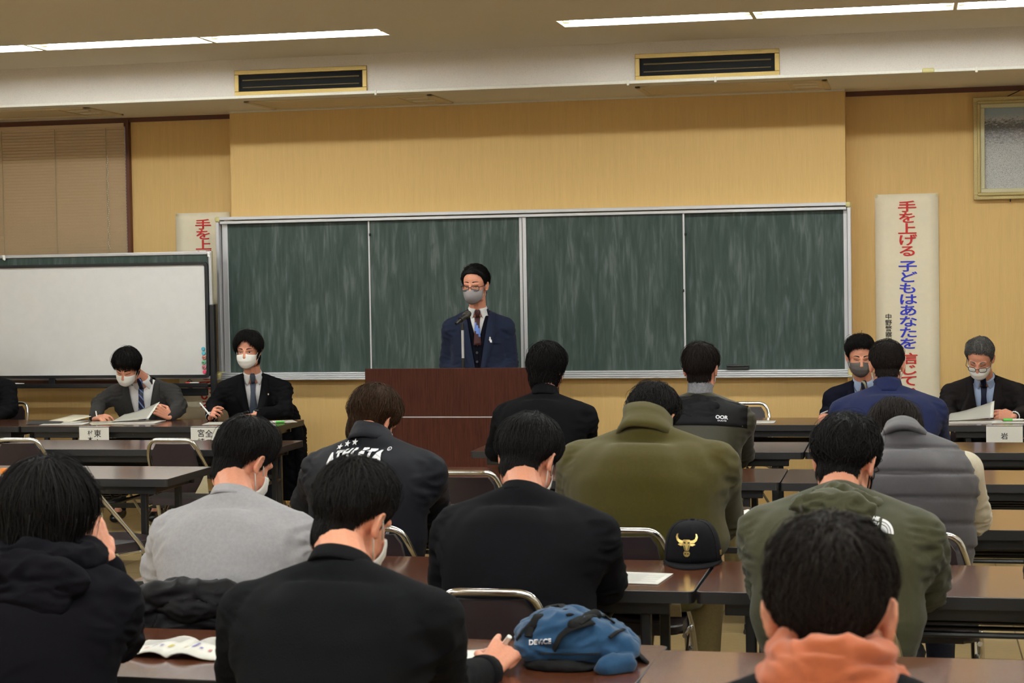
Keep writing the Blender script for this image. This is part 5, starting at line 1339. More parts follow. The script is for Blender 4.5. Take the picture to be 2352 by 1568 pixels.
# ---- black hood, olive jacket
p = Person('man in olive jacket with black hooded yoke and grey knit collar', H=P(1610, 850, 9.66), NB=P(1607, 915, 9.60), yaw=-2, hyaw=-2, hpitch=4, sw=.21, chest=.195, belly=.20, depth=.13,
           EL=P(1520, 1045, 9.85), WL=P(1560, 1040, 10.2), ER=P(1702, 1045, 9.85), WR=P(1660, 1040, 10.2), seed=35, lean=.10, voxel=.010)
p.body(voxel=.0048); p.top('jacket', M_OLIVENYL, g=.026, r=(.074, .068, .064, .05), fold=.013, hemz=.46); p.trousers(M_KHAKI, M_SHOE)
p.patch('black_yoke', [[(x, z) for x in [-.25+.05*k for k in range(11)]] for z in [.0-.02*i for i in range(9)]], M_BLACKNYL, p.topobj, .005, back=True, thick=.004)
p.collar_band('knit_collar', M_MARL, .066, .074, -.03, .045, 0.5, thick=.006)
def hood(b, p=p):
    for k in range(11):
        a = math.radians(-125+250*k/10); f_ = lambda a: p.NB+(p.r*math.sin(a)*1.15-p.f*math.cos(a)*.9)*.095+p.sp*(-.005-.03*abs(math.sin(a)))
        b.cap(f_(a), .028, f_(a+.4), .028)
    for k, (w, y, z) in enumerate(((.125, -.13, -.035), (.11, -.145, -.08), (.075, -.145, -.125))): b.ell(p.NB+p.f*y+p.sp*z, (w, .035, .042), Matrix.Rotation(p.yaw, 3, 'Z'))
p.blobpart('hood', M_BLACKNYL, hood, .009, 4, .008, [(p.NB-p.f*.1, .25, None)], p.topobj)
decal(p, 'logo_print', M_WHITE_PRINT, lambda m: (add_text(m, 'OOR', .026, Matrix.Translation((.135, -.118, 0)), .001, 1.0), add_text(m, 'DUCTS', .010, Matrix.Translation((.138, -.136, 0)), .0003, 1.3)), off=.011)
make_hair(p.T, p.R, 1, p.root, M_HAIR_DB, th=(.028, .020, .014), n=1100, length=.07, seed=36, fade=.3, mess=.4)
make_mask(p.T, p.R, 1, p.root, M_MASK_W)

# ---- blue suit, back
p = Person('man in blue suit seen from behind, facing the man in grey mask', H=P(2037, 842, 9.64), NB=P(2040, 898, 9.56), yaw=4, hyaw=-2, hpitch=10, sw=.225, chest=.205, belly=.21, depth=.13,
           EL=P(1932, 1015, 9.8), WL=P(1985, 1030, 10.15), ER=P(2152, 1015, 9.8), WR=P(2100, 1030, 10.15), seed=37, lean=.10, voxel=.010, trap=1.3)
p.body(voxel=.0048); p.top('suit_jacket', M_BLUESUIT, g=.022, r=(.072, .068, .064, .05), fold=.007, base=.0012, hemz=.46); p.trousers(M_BLUESUIT, M_SHOE)
p.collar_band('suit_collar', M_BLUESUIT, .070, .090, -.055, .028, 50, thick=.007, parent=p.topobj)
make_hair(p.T, p.R, 1, p.root, M_HAIR_DB, th=(.018, .012, .008), n=1100, length=.045, seed=38, fade=.25)
make_mask(p.T, p.R, 1, p.root, M_MASK_W)

# ---- quilted vest, cream sleeves
p = Person('person in charcoal quilted vest with cream knit sleeves, head bowed low', H=P(2056, 1004, 6.98), NB=P(2080, 1015, 6.72), yaw=2, hyaw=4, hpitch=48, sw=.20, chest=.20, belly=.215, depth=.135,
           EL=P(1955, 1180, 6.98), WL=P(2030, 1180, 7.3), ER=P(2232, 1190, 7.0), WR=P(2165, 1185, 7.32), seed=39, lean=.06, trap=1.4)
p.body()
def quilt(me, p=p):
    for v in me.vertices:
        x, y, z = p.loc(v.co); k = (z+.02)/.088; t = abs(k-round(k))
        v.co -= v.normal*.010*math.exp(-(t*.088/.007)**2)
p.top('quilted_vest', M_VEST, g=.030, arm_mat=M_CREAM, shoulder=.72, armname='knit_sleeve', r=(.072, .068, .064, .046), fold=.008, hemz=.46, cut=quilt); p.trousers(M_JEAN, M_SHOE)
p.collar_band('vest_collar', M_VEST, .078, .105, -.05, .055, 25, thick=.014, parent=p.topobj, wav=.006)
make_hair(p.T, p.R, 1, p.root, M_HAIR_DB, th=(.026, .024, .022), n=1300, length=.10, seed=40, whorl=(150, 70), line=[(0, 20), (40, 12), (62, -8), (80, -30), (100, -34), (125, -48), (180, -56)], fade=.8, mess=.2)

# ---- green parka
p = Person('man in green hooded parka and glasses at the right hand table', H=P(1942, 1066, 5.50), NB=P(1928, 1150, 5.34), yaw=-6, hyaw=-10, hpitch=22, hroll=3, sw=.215, chest=.205, belly=.22, depth=.14,
           EL=P(1782, 1345, 5.45), WL=P(1860, 1330, 5.85), ER=P(2118, 1340, 5.48), WR=P(2050, 1320, 5.88), seed=41, voxel=.0075, lean=.06, trap=1.4, hs=1.03)
p.body(voxel=.004); p.top('parka', M_PARKA, g=.030, r=(.084, .078, .074, .055), fold=.016, hemz=.44); p.trousers(M_JEAN, M_SHOE)
def hood(b, p=p):
    for k in range(13):
        a = math.radians(-140+280*k/12); f_ = lambda a: p.NB+(p.r*math.sin(a)*1.1-p.f*math.cos(a)*.85)*.098+p.sp*(.022-.045*abs(math.sin(a)))
        b.cap(f_(a), .030, f_(a+.4), .030)
    for w, y, z, h in ((.118, -.125, -.005, .040), (.112, -.140, -.045, .038), (.075, -.150, -.085, .034), (.045, -.150, -.115, .03)): b.ell(p.NB+p.f*y+p.sp*z, (w, .034, h), Matrix.Rotation(p.yaw, 3, 'Z'))
p.blobpart('hood', M_PARKA, hood, .007, 4, .014, [(p.NB-p.f*.1, .3, None)], p.topobj)
def tnf(m):
    for k, (w_, dx) in enumerate((('THE', .010), ('NORTH', 0), ('FACE', .008))): add_text(m, w_, .0135, Matrix.Translation((.104+dx, -.046-.0125*k, 0)) @ Matrix.Rotation(-.22, 4, 'Z'), .0008, 1.0)
    for r0, r1 in ((.036, .029), (.027, .021), (.019, .0)):
        A = []; B = []
        for k in range(9):
            a = PI/2*(1-k/8); A.append((.134+r0*math.cos(a)*.9, -.083+r0*math.sin(a)-.16*r0*math.cos(a), 0)); B.append((.134+r1*math.cos(a)*.9, -.083+r1*math.sin(a)-.16*r1*math.cos(a), 0))
        m.bridge(m.ring(A), m.ring(B), 0, False)
decal(p, 'logo_print', M_WHITE_PRINT, tnf)
c = atY(1746, 1307, 5.36); m = MB(); m.box((0, 0, 0), (.030, .010, .036), .003, Matrix.Rotation(.75, 3, 'Y')); b = m.build('strap_tab', M_BLACKNYL, None); b.data.transform(Matrix.Translation(c-p.root.location)); b.parent = p.topobj
make_hair(p.T, p.R, 1.03, p.root, M_HAIR, th=(.026, .020, .016), n=1300, length=.06, seed=42, line=HL_SHORT, fade=.4, mess=.55)
make_glasses(p.T, p.R, 1.03, p.root, M_GLASSFRAME); make_mask(p.T, p.R, 1.03, p.root, M_BLACKNYL, loop_mat=M_BLACKNYL)

# ---- orange collar, nearest
p = Person('man with short dark hair and orange cowl collar nearest the camera', H=P(1908, 1418, 2.58), NB=P(1906, 1580, 2.46), yaw=-6, hyaw=2, hpitch=8, sw=.22, chest=.19,
           EL=P(1500, 1950, 2.6), WL=P(1600, 1960, 2.9), ER=P(2330, 1950, 2.6), WR=P(2200, 1960, 2.9), seed=43, voxel=.006, lean=.10, trap=1.2)
p.body(voxel=.0034); p.top('dark_jacket', M_BLACKJK, g=.020, r=(.074, .068, .064, .05), fold=.010); p.trousers(M_JEAN, M_SHOE)
def cowl(b, p=p):
    for lvl, (rad, z, th) in enumerate(((.062, .058, .018), (.070, .030, .024), (.082, -.006, .028), (.096, -.050, .032), (.112, -.100, .036))):
        for k in range(20):
            f_ = lambda a: p.NB+(p.r*math.sin(a)*(1.06+.12*lvl/4)-p.f*math.cos(a)*(.98-.16*lvl/4))*rad+p.sp*(z+.006*math.sin(a*2+lvl*1.7)-(.014+.008*lvl)*abs(math.sin(a)))+p.f*.01
            a = 2*PI*k/20; b.cap(f_(a), th, f_(a+2*PI/20), th)
p.blobpart('orange_cowl', M_ORANGE, cowl, .005, 3, .006, [(p.NB, .4, None)])
make_hair(p.T, p.R, 1, p.root, M_HAIR_DB, th=(.024, .013, .009), n=2200, length=.06, width=.0036, seed=44, line=[(0, 30), (40, 26), (62, 2), (72, -16), (79, -16), (86, 10), (98, 12), (110, -4), (125, -34), (150, -50), (180, -54)], fade=.15, mess=.45, stubble=1600)
make_mask(p.T, p.R, 1, p.root, M_MASK_W)

# ---- sliver at the right edge
p = Person('listener in black cut off by the right edge, only a sleeve in view', H=P(2590, 1085, 5.5), NB=P(2582, 1165, 5.34), yaw=-4, hyaw=0, hpitch=25, sw=.20,
           EL=P(2396, 1318, 5.5), WL=P(2450, 1318, 5.85), seed=45, voxel=.010, lean=.06)
p.body(voxel=.006, hands=True); p.top('sweater', M_BLACKSWEAT, g=.018); p.trousers(M_JEAN, M_SHOE); make_hair(p.T, p.R, 1, p.root, M_HAIR, n=400, seed=46)
# ================================================================ SMALL THINGS ON THE TABLES
M_PRINT = plain('faint_print', (150, 146, 142), .8)
def thin(t, name, pts, mat, th=.0012, parent=None):
    """thin sheet from a grid of points (local to t)"""
    m = MB(); G = [m.ring([Vector(p) for p in row]) for row in pts]
    for i in range(len(G)-1): m.bridge(G[i], G[i+1], 0, False)
    bmesh.ops.recalc_face_normals(m.bm, faces=m.bm.faces); bmesh.ops.solidify(m.bm, geom=m.bm.faces[:], thickness=th)
    return m.build(name, mat, parent or t, smooth='all')
def lines(t, fn, rows, parent, mat=None, name='print'):
    """printed text lines: rows of (u0, u1, v) on a surface fn(u, v)"""
    m = MB()
    for u0, u1, v in rows:
        k = max(2, int((u1-u0)*10)); A = [fn(u0+(u1-u0)*i/k, v) for i in range(k+1)]; B = [fn(u0+(u1-u0)*i/k, v+.012) for i in range(k+1)]
        m.bridge(m.ring(A), m.ring(B), 0, False)
    return m.build(name, mat or M_PRINT, parent)
TZ = TH+.0008
def sheet(px, py, w, d, rz, label, z=TZ, mat=M_PAPER, curl=0, group=None, printed=True, n=2):
    c = atZ(px, py, z); t = thing('paper_sheet', label, 'paper', (c.x, c.y, z), math.radians(rz), group)
    fn = lambda u, v: Vector(((u-.5)*w, (v-.5)*d, .0012*n+curl*((u-.5)*2)**2*(1 if u > .5 else .2)+.0006))
    thin(t, 'page', [[fn(i/8, j/4)-Vector((0, 0, .0008)) for i in range(9)] for j in range(5)], mat, .0012)
    if printed: lines(t, fn, [(.1, .9 if k % 3 else .6, .12+.055*k) for k in range(14)], t)
    return t
def open_book(c, w, d, rz, label, chart=True, mat=M_PAPER):
    t = thing('open_booklet', label, 'booklet', c, math.radians(rz))
    z = lambda q: .004+.016*math.exp(-((abs(q)-.30)/.28)**2)*(1-.25*abs(q))+(.002 if abs(q) > .03 else -.002)
    for s in (-1, 1):
        fn = lambda u, v, s=s: Vector((s*u*w/2, (v-.5)*d, z(u)))
        pg = thin(t, 'page', [[fn(i/10, j/4) for i in range(11)] for j in range(5)], mat, .004)
        up = lambda u, v, fn=fn: fn(u, v)+Vector((0, 0, .0025))
        lines(t, up, [(.12, .9, .60+.04*k) for k in range(8)], pg)
        if chart:
            for k, (col, h) in enumerate((((206, 190, 110), .10), ((150, 140, 196), .16), ((140, 130, 190), .13), ((206, 120, 120), .08), ((190, 150, 160), .06))):
                m = MB(); u0 = (.12+.15*k); m.bridge(m.ring([up(u0, .30), up(u0+.05, .30)]), m.ring([up(u0, .30+h*(.5+.5*((k*7+s) % 3))), up(u0+.05, .30+h*(.5+.5*((k*7+s) % 3)))]), 0, False)
                m.build('chart_bar', MATS.get(f'chart_{k}') or plain(f'chart_{k}', col, .8), pg)
    return t
def curled(c, w, d, rz, label, rise, hold, mat=M_PAPER, mirror=1):
    """booklet whose upper pages are lifted and curled towards a holding hand"""
    t = thing('booklet', label, 'booklet', c, math.radians(rz))
    for k in range(3):
        thin(t, 'page', [[Vector(((i/6-.5)*w*1.05+.004*k, (j-.5)*d, .001+.003*k)) for i in range(7)] for j in (0, 1)], mat, .002)
    prof = []
    for i in range(19):
        u = i/18
        if u < .3: a = PI*(u/.3); x = -.5+.055*(1-math.cos(0))-.06*math.sin(a); zz = .006+.028*(1-math.cos(a))*.5*rise/.06
        else: q = (u-.3)/.7; x = -.5+.86*q; zz = .006+.028*rise/.06+rise*q**1.3
        prof.append((mirror*x*w, zz))
        pg = thin(t, 'lifted_page', [[Vector((x+.02*v, (v-.5)*d*.8, .004+z*(.35+1.15*v))) for x, z in prof] for v in (0, .25, .5, .75, 1)], mat, .0012)
    return t
def pen(a, b, label, body, cap=None, r=.0045):
    a, b = Vector(a), Vector(b); t = thing('pen', label, 'pen', a); d = b-a
    MB().tube([d*0, d*.06, d*.12, d*.97, d], [.001, r*.5, r, r, r*.6], 10).build('barrel', body, t, smooth=True)
    if cap: MB().tube([d*.58, d*.60, d*.99, d*1.01], [r*1.02, r*1.22, r*1.22, r*.7], 10).build('cap', cap, t, smooth=True)
    n = d.cross(UPV).normalized()*r*1.3
    MB().tube([d*.95+n, d*.66+n], .0012, 6).build('clip', M_CHROME, t)
    return t
M_GREEN = plain('green_plastic', (90, 200, 80), .4)
# --- front left table
sheet(152, 973, .30, .21, 4, 'loose white sheet lying beside the name card of the charcoal suited man', mat=M_PAPER)
c = atZ(165, 966, TZ); t = thing('booklet', 'cream booklet lifted at the back edge, left of the charcoal suited man', 'booklet', (c.x, c.y, TZ), math.radians(-18))
thin(t, 'cover', [[Vector(((i/4-.5)*.20+.05*(j-.5), (j-.5)*.20, .004+.030*j)) for i in range(5)] for j in (0, .5, 1)], M_PAPER_WARM, .003)
thin(t, 'page', [[Vector(((i/4-.5)*.21, (j-.5)*.21-.01, .001)) for i in range(5)] for j in (0, .5, 1)], M_PAPER, .003)
c = atZ(106, 970, TZ); t = thing('folder', 'black folder lying open at the left end of the front left table', 'folder', (c.x, c.y, TZ), math.radians(20))
MB().prism(rrect(.23, .31, .008), 0, .003).build('cover', M_BLACK_PLASTIC, t); MB().prism(rrect(.21, .29, .004), .003, .004).build('lining', M_EDGE, t)
c = atZ(318, 970, TZ); curled((c.x, c.y, TZ), .29, .21, 3, 'stapled booklet with its top pages curled up by the charcoal suited man', .055, None)
sheet(242, 971, .21, .29, 30, 'cream sheet under the pen hand of the charcoal suited man', mat=M_PAPER_WARM)
sheet(523, 972, .30, .21, 8, 'white sheet under the raised pen of the black suited man')
sheet(628, 969, .21, .29, -62, 'white handout at the right end of the front left table'); 
c = atZ(607, 972, TZ); pen((c.x, c.y, TZ+.008), (c.x+.13, c.y+.03, TZ+.008), 'white highlighter with green cap on the handout by the black suit', M_WHITE_PLASTIC, M_GREEN, .006)
# --- front right tables
sheet(1742, 969, .21, .20, 0, 'white sheet on the empty stretch of the front right table')
c = atZ(2238, 968, TZ); curled((c.x, c.y, TZ), .30, .21, 2, 'thick booklet with pages curled over by the grey haired man', .05, None)
sheet(2185, 968, .29, .21, 4, 'pale sheet left of the booklet of the grey haired man', mat=M_PAPER_WARM)
sheet(2318, 970, .21, .16, 0, 'white sheet under the green capped pen at far right')
c = atZ(2320, 968, TZ); pen((c.x+.09, c.y, TZ+.012), (c.x-.04, c.y, TZ+.012), 'white highlighter with green cap in front of the grey haired man', M_WHITE_PLASTIC, M_GREEN, .0065)
# --- name cards hanging on the front edges
def name_card(px0, px1, ytab, cols, label):
    a = atY(px0, 981, ytab); b = atY(px1, 981, ytab); w = b.x-a.x; h = .215; zt = TH-.004
    t = thing('name_card', label, 'name card', ((a.x+b.x)/2, ytab, zt), 0, 'paper name cards on the front tables')
    MB().box((0, -.002, -h/2), (w, .0016, h)).build('card', M_PAPER, t)
    MB().box((0, .010, .0048), (w, .026, .0012)).build('folded_edge', M_PAPER, t)
    for chars, xx, z0, step, size in cols:
        m = MB()
        for k, ch in enumerate(chars): add_text(m, ch, size, Matrix.Translation((xx, -.0034, z0-step*k)) @ FACE, .0006, 1)
        m.build('lettering', M_BLACK_INK, t)
w0 = atY(250, 981, 11.5).x-atY(182, 981, 11.5).x
name_card(182, 250, 11.506, [('東京', w0*.12, -.045, .062, .052), ('村本', -w0*.13, -.040, .042, .036)], 'white name card hanging on the table before the charcoal suited man')
name_card(438, 508, 11.506, [('全農', w0*.10, -.045, .062, .052), ('宮崎', -w0*.16, -.042, .058, .052)], 'white name card hanging on the table before the black suited man')
name_card(2265, 2349, 11.614, [('岩下', 0.0, -.062, .058, .042)], 'white name card hanging on the table before the grey haired man')
# --- pens in hands
def at_hand(px, py, Y): return atY(px, py, Y)
pen(atY(226, 975, 12.0), atY(220, 944, 12.03), 'pen held upright by the charcoal suited man', M_EDGE, M_WHITE_PLASTIC, .004)
pen(atY(490, 962, 11.94), atY(459, 925, 12.0), 'white pen raised in the hand of the black suited man', M_WHITE_PLASTIC, None, .0058)
pen(atY(1883, 951, 12.0), atY(1914, 938, 12.06), 'silver and black pen held by the man in grey mask', M_ALU, M_BLACK_PLASTIC, .0042)
pen(atY(1135, 1510, 4.36), atY(1171, 1461, 4.33), 'white and red pen held by the man in ribbed sweater', M_WHITE_PLASTIC, M_WHITE_PLASTIC, .0052)
# --- audience papers
bk = atZ(422, 1496, TZ); open_book((bk.x, bk.y, TZ), .30, .20, -4, 'open white booklet with small bar charts between the two nearest listeners')
sheet(1072, 1515, .16, .21, 10, 'white sheet under the writing hand beside the backpack', curl=.012)
sheet(1468, 1328, .17, .21, -6, 'white sheet with faint red print beside the black cap')
sheet(1690, 1188, .19, .21, 28, 'white sheet poking out from the elbow of the olive fleece', curl=.012)
# --- drink bottle
q = atY(9, 1075, 7.25); bt = thing('drink_bottle', 'small drink bottle with orange cap and label at the left edge', 'bottle', (q.x, q.y, TH))
h = q.z-TH; r = .031
m_, n_, l_, b_ = nt('clear_pet', (.9, .86, .76), .08); b_.inputs['Transmission Weight'].default_value = .85; b_.inputs['IOR'].default_value = 1.3
MB().lathe([(r*.85, 0), (r, .006), (r, h-.075), (r*.8, h-.05), (.014, h-.026), (.0125, h-.022), (.0125, h-.012)], (0, 0, 0), 24).build('bottle_body', m_, bt, smooth=True)
MB().lathe([(.0150, h-.022), (.0155, h-.018), (.0155, h-.002), (.0145, h)], (0, 0, 0), 24).build('cap', plain('orange_cap', (238, 138, 44), .4), bt, smooth=True)
MB().lathe([(r+.0006, .03), (r+.0006, h-.068)], (0, 0, 0), 24).build('label', plain('orange_red_label', (226, 92, 44), .4, var=.2, vs=90), bt, smooth=True)
# --- black cap with gold emblem
base = atZ(1588, 1296, TH); cp = thing('baseball_cap', 'black cap with gold bull head emblem resting on the table', 'cap', (base.x, base.y+.045, TH), math.radians(2))
m = MB(); rings = []; NS = 40
def cap_r(a, v):
    """crown profile: v 0 at the band, 1 at the button"""
    rx, ry = .094, .100; k = math.cos(v*PI/2)**.55 if v < 1 else 0; zz = .012+.128*math.sin(v*PI/2)**.92
    fx = 1+.03*max(0, -math.sin(a))
    return Vector((math.cos(a)*rx*k, math.sin(a)*ry*k*fx, zz))
for i in range(13): rings.append(m.ring([cap_r(2*PI*k/NS, min(.985, i/12)) for k in range(NS)]))
for a, b in zip(rings, rings[1:]): m.bridge(a, b)
m.cap(rings[-1]); m.cap(rings[0])
M_CAPCLOTH = fabric('black_cap_twill', (22, 21, 25), .85, 500, .2); crown = m.build('crown', M_CAPCLOTH, cp, smooth='all')
for k in range(6):
    a = -PI/2+k*PI/3; s_ = MB(); s_.tube([cap_r(a, v/10*.97)*1.004 for v in range(11)], .0012, 5); s_.build('seam', M_CAPCLOTH, cp)
MB().lathe([(.009, .138), (.008, .144), (.002, .146)], (0, 0, 0), 14).build('button', M_CAPCLOTH, cp, smooth=True)
m = MB(); A = []; B = []; C_ = []
for k in range(17):
    a = PI+PI*k/16; c_ = cap_r(a, 0); inner = Vector((c_.x*1.0, c_.y*1.0, .012)); ext = 1+.62*max(0, -math.sin(a))**1.1; o = Vector((c_.x*1.04, c_.y*ext, .004+.006*(1-abs(math.cos(a)))*0)); A.append(inner); B.append((inner+o)/2+Vector((0, 0, .001))); C_.append(o)
ra, rb, rc = m.ring(A), m.ring(B), m.ring(C_); m.bridge(ra, rb, 0, False); m.bridge(rb, rc, 0, False)
bmesh.ops.recalc_face_normals(m.bm, faces=m.bm.faces); bmesh.ops.solidify(m.bm, geom=m.bm.faces[:], thickness=.004); m.build('visor', M_CAPCLOTH, cp, smooth='all')
cbv = bvh_of(crown.data); M_GOLD = plain('gold_metal', (222, 190, 116), .28, .85)
def on_cap(x, z, off=.002):
    h = cbv.ray_cast(Vector((x, -.4, z)), Vector((0, 1, 0))); return (h[0] if h[0] else Vector((x, -.09, z)))+Vector((0, -off, 0))
def emblem(polys, name, off, mat):
    m = MB(); cz = .068
    for poly in polys:
        bmv = m.ring([Vector((x, z, 0)) for x, z in poly]); m.cap(bmv)
    bmesh.ops.triangulate(m.bm, faces=m.bm.faces[:])
    for v in m.bm.verts: v.co = on_cap(v.co.x*.001-.012, cz+v.co.y*.001, off)
    bmesh.ops.recalc_face_normals(m.bm, faces=m.bm.faces); bmesh.ops.solidify(m.bm, geom=m.bm.faces[:], thickness=.0018); return m.build(name, mat, cp)
sym = lambda pts: pts+[(-x, z) for x, z in reversed(pts)]
emblem([sym([(0, 20), (10, 20), (15, 14), (12, 4), (9, -6), (7, -14), (0, -15)]),
        [(9, 17), (20, 18), (27, 22), (30, 30), (29, 38), (33, 36), (36, 27), (33, 17), (25, 10), (14, 9)], [(-9, 17), (-20, 18), (-27, 22), (-30, 30), (-29, 38), (-33, 36), (-36, 27), (-33, 17), (-25, 10), (-14, 9)],
        [(13, 8), (24, 8), (29, 4), (20, 0), (12, 1)], [(-13, 8), (-24, 8), (-29, 4), (-20, 0), (-12, 1)],
        sym([(0, -17), (8, -17), (11, -23), (9, -30), (4, -34), (0, -34)])], 'gold_emblem', .0025, M_GOLD)
emblem([[(3, 12), (10, 14), (10, 9), (4, 8)], [(-3, 12), (-10, 14), (-10, 9), (-4, 8)], [(2.5, -23), (6, -22), (6, -26), (3, -26)], [(-2.5, -23), (-6, -22), (-6, -26), (-3, -26)], [(6, 2), (8, 3), (5, -12), (3.5, -12)], [(-6, 2), (-8, 3), (-5, -12), (-3.5, -12)]], 'emblem_line', .0055, M_EDGE)
m = MB()
for k, (z, w_) in enumerate(((.040, .010), (.032, .008))): m.prism([(-w_, -.004), (w_, -.004), (w_*.6, .004), (-w_*1.1, .004)], 0, .0016, M=Matrix.Translation(cap_r(math.radians(-12), .12)*1.012+Vector((0, 0, z-.038))) @ Matrix.Rotation(math.radians(78), 4, 'Z') @ FACE)
m.build('side_mark', M_GOLD, cp)
# --- blue backpack
o_ = atZ(1320, 1500, TH); bp = thing('backpack', 'small blue backpack with black straps lying on the table', 'backpack', (o_.x, o_.y, TH))
M_BLUEBAG = fabric('blue_canvas', (27, 62, 94), .85, 400, .3, .10, .15); M_STRAP = fabric('black_webbing', (26, 25, 26), .8, 300, .4)
def bagpart(name, mat, fn, voxel=.006, fold=.006, parent=None):
    bl = Blob(); fn(bl); me = bl.mesh(name, voxel, 5); folds(me, fold, [(atY(1300, 1450, 4.5), .3, None)], .002, 12, 77)
    for v in me.vertices: v.co.z = max(TH+.002, v.co.z)
    bv = bvh_of(me); return place(name, me, mat, bp), bv
def body_(b):
    pts = [(1226, 1464, .046), (1262, 1456, .056), (1310, 1454, .057), (1365, 1462, .050), (1412, 1474, .040), (1440, 1484, .032)]
    for (x0, y0, r0), (x1, y1, r1) in zip(pts, pts[1:]):
        for Y in (4.44, 4.50, 4.56): b.cap(atY(x0, y0+(4.5-Y)*120, Y), r0, atY(x1, y1+(4.5-Y)*120, Y), r1)
    b.cap(atY(1220, 1488, 4.42), .036, atY(1330, 1492, 4.42), .034); b.cap(atY(1330, 1492, 4.42), .034, atY(1410, 1498, 4.42), .026)
bag, bagbv = bagpart('bag_body', M_BLUEBAG, body_, .005, .008)
bagpart('side_pouch', M_BLUEBAG, lambda b: (b.cap(atY(1392, 1530, 4.37), .027, atY(1436, 1522, 4.40), .026), b.cap(atY(1425, 1505, 4.42), .022, atY(1448, 1500, 4.43), .018)), .005, .010)
bagpart('mesh_base', M_STRAP, lambda b: b.ell(atY(1295, 1522, 4.43), (.105, .07, .020)), .006)
def strap(pts, w, name='strap', lift=.004):
    q = fillet([Vector(p) for p in pts], .03, 4); m = MB(); m.tube(q, w/2, 8, flat=.3, nrm=(0, -.6, 1)); o = m.build(name, M_STRAP, None, smooth='all'); o.data.transform(Matrix.Translation(-bp.location)); o.parent = bp; return o
def onbag(px, py, off=.006):
    d = ray(px, py).normalized(); h = bagbv.ray_cast(C_POS, d); return (h[0]-d*off) if h[0] else atY(px, py, 4.5)
strap([onbag(1222, 1440), onbag(1240, 1412), atY(1262, 1392, 4.58), atY(1290, 1388, 4.60), onbag(1310, 1412)], .020, 'grab_handle')
def over(pts, w, name='strap', off=.005):
    q = []
    for a, b in zip(pts, pts[1:]):
        for k in range(5): q.append(onbag(a[0]+(b[0]-a[0])*k/5, a[1]+(b[1]-a[1])*k/5, off))
    q.append(onbag(*pts[-1], off)); return strap(q, w, name)
over([(1272, 1490), (1286, 1462), (1304, 1446), (1332, 1436), (1362, 1428)], .026)
over([(1186, 1470), (1200, 1448), (1222, 1425)], .010, 'zip')
over([(1240, 1500), (1310, 1503), (1380, 1500)], .006, 'zip')
over([(1330, 1432), (1356, 1414), (1388, 1412), (1412, 1430)], .018)
over([(1213, 1462), (1220, 1440), (1236, 1412)], .022)
over([(1400, 1464), (1418, 1450), (1434, 1444)], .013, 'zip_pull')
strap([atY(1440, 1500, 4.45), atZ(1462, 1496, TH+.008), atZ(1485, 1520, TH+.006), atZ(1494, 1532, TH-.03)], .028, 'shoulder_strap')
bagpart('buckle', M_STRAP, lambda b: b.cap(onbag(1316, 1436, .004), .014, onbag(1368, 1412, .004), .012), .004, .002)
m = MB(); add_text(m, 'DEVICE', .017, Matrix(), .0006, .95); r0 = C_RIGHT; 
for v in m.bm.verts: v.co = onbag(1240+v.co.x*960, 1474-v.co.y*960-v.co.x*60, .003)
bmesh.ops.recalc_face_normals(m.bm, faces=m.bm.faces); o = m.build('lettering', M_WHITE_PRINT, None); o.data.transform(Matrix.Translation(-bp.location)); o.parent = bp
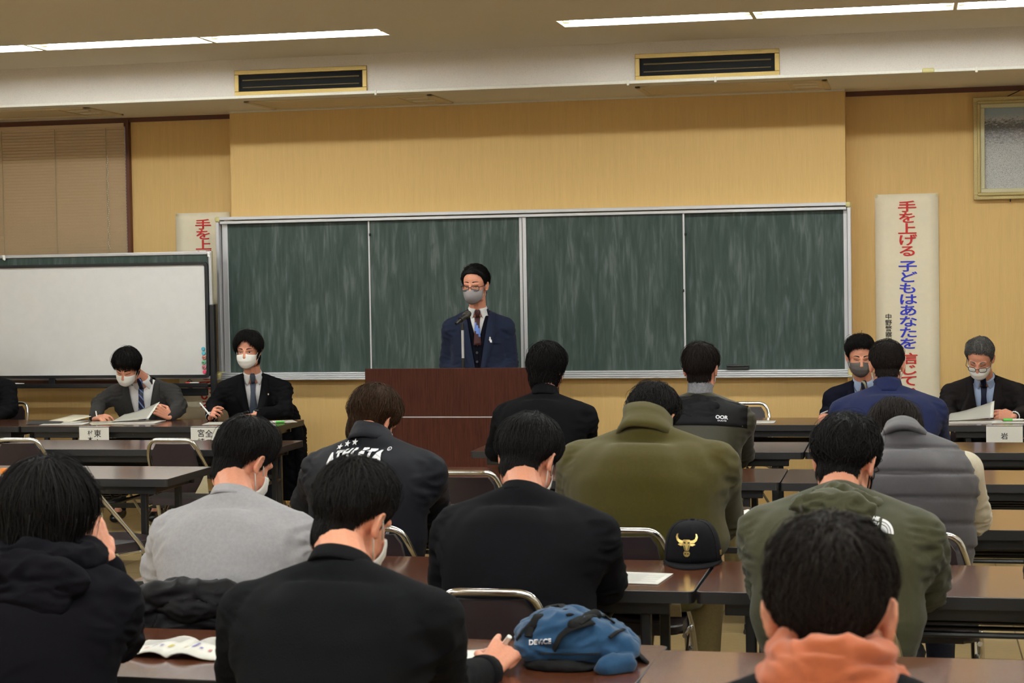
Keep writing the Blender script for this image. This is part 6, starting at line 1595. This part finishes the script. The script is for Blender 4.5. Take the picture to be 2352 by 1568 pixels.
# --- jacket hung over the chair
jc = CHAIRS[11]; jk = thing('draped_jacket', 'black padded jacket hung over the chair behind the grey sweatshirt', 'jacket', (jc.location.x, jc.location.y-.22, 0))
bl = Blob(); cx_, cy_ = jk.location.x, jk.location.y
bl.loft([(Vector((cx_, cy_+.0, .30)), Vector((1, 0, 0)), .20, Vector((0, 1, 0)), .055), (Vector((cx_, cy_, .55)), Vector((1, 0, 0)), .195, Vector((0, 1, 0)), .06), (Vector((cx_, cy_+.005, .70)), Vector((1, 0, 0)), .165, Vector((0, 1, 0)), .06), (Vector((cx_, cy_+.01, .765)), Vector((1, 0, 0)), .125, Vector((0, 1, 0)), .05), (Vector((cx_, cy_+.01, .80)), Vector((1, 0, 0)), .085, Vector((0, 1, 0)), .03)])
bl.chain([(cx_-.14, cy_-.02, .74), (cx_-.20, cy_-.03, .60), (cx_-.205, cy_-.02, .40)], [.05, .055, .05]); bl.chain([(cx_+.14, cy_-.02, .74), (cx_+.195, cy_-.03, .60), (cx_+.20, cy_-.02, .40)], [.05, .055, .05])
bl.chain([(cx_-.10, cy_-.03, .775), (cx_+.10, cy_-.03, .775)], [.036, .036])
me = bl.mesh('jacket_body', .007, 6); folds(me, .014, [(Vector((cx_, cy_, .6)), .5, None)], .003, 9, 5); place('jacket_body', me, M_DOWN, jk)
bl = Blob(); bl.chain([(cx_-.09, cy_-.035, .745), (cx_, cy_-.05, .73), (cx_+.09, cy_-.035, .745)], [.03, .036, .03]); me = bl.mesh('collar', .006, 4); folds(me, .006, [(Vector((cx_, cy_, .74)), .2, None)], .002, 14, 6); place('collar', me, M_DOWN, jk)
# --- coat hanging from the side of the black suited man's chair
cp0, cp1 = atY(672, 945, 12.52), atY(680, 1150, 12.48); ct = thing('hanging_coat', 'black coat hanging down from the right side of the black suited man', 'coat', (cp0.x, 12.5, 0))
bl = Blob(); X1 = Vector((1, 0, 0)); Y1 = Vector((0, 1, 0))
bl.loft([(Vector((cp0.x-.02, 12.52, .10)), X1, .06, Y1, .07), (Vector((cp0.x-.0, 12.52, .35)), X1, .085, Y1, .08), (Vector((cp0.x-.005, 12.53, .60)), X1, .085, Y1, .07), (Vector((cp0.x-.04, 12.55, .74)), X1, .06, Y1, .05), (Vector((cp0.x-.09, 12.58, .80)), X1, .04, Y1, .035)])
me = bl.mesh('coat_body', .010, 6); folds(me, .012, [(Vector((cp0.x, 12.5, .5)), .5, None)], .003, 9, 15); place('coat_body', me, M_BLACKJK, ct)
bl = Blob(); bl.chain([(cp0.x+.05, 12.46, .62), (cp0.x+.075, 12.46, .42), (cp0.x+.07, 12.46, .28)], [.035, .038, .03]); me = bl.mesh('sleeve', .009, 4); folds(me, .008, [(Vector((cp0.x, 12.5, .4)), .3, None)], .002, 12, 16); place('sleeve', me, M_BLACKJK, ct)
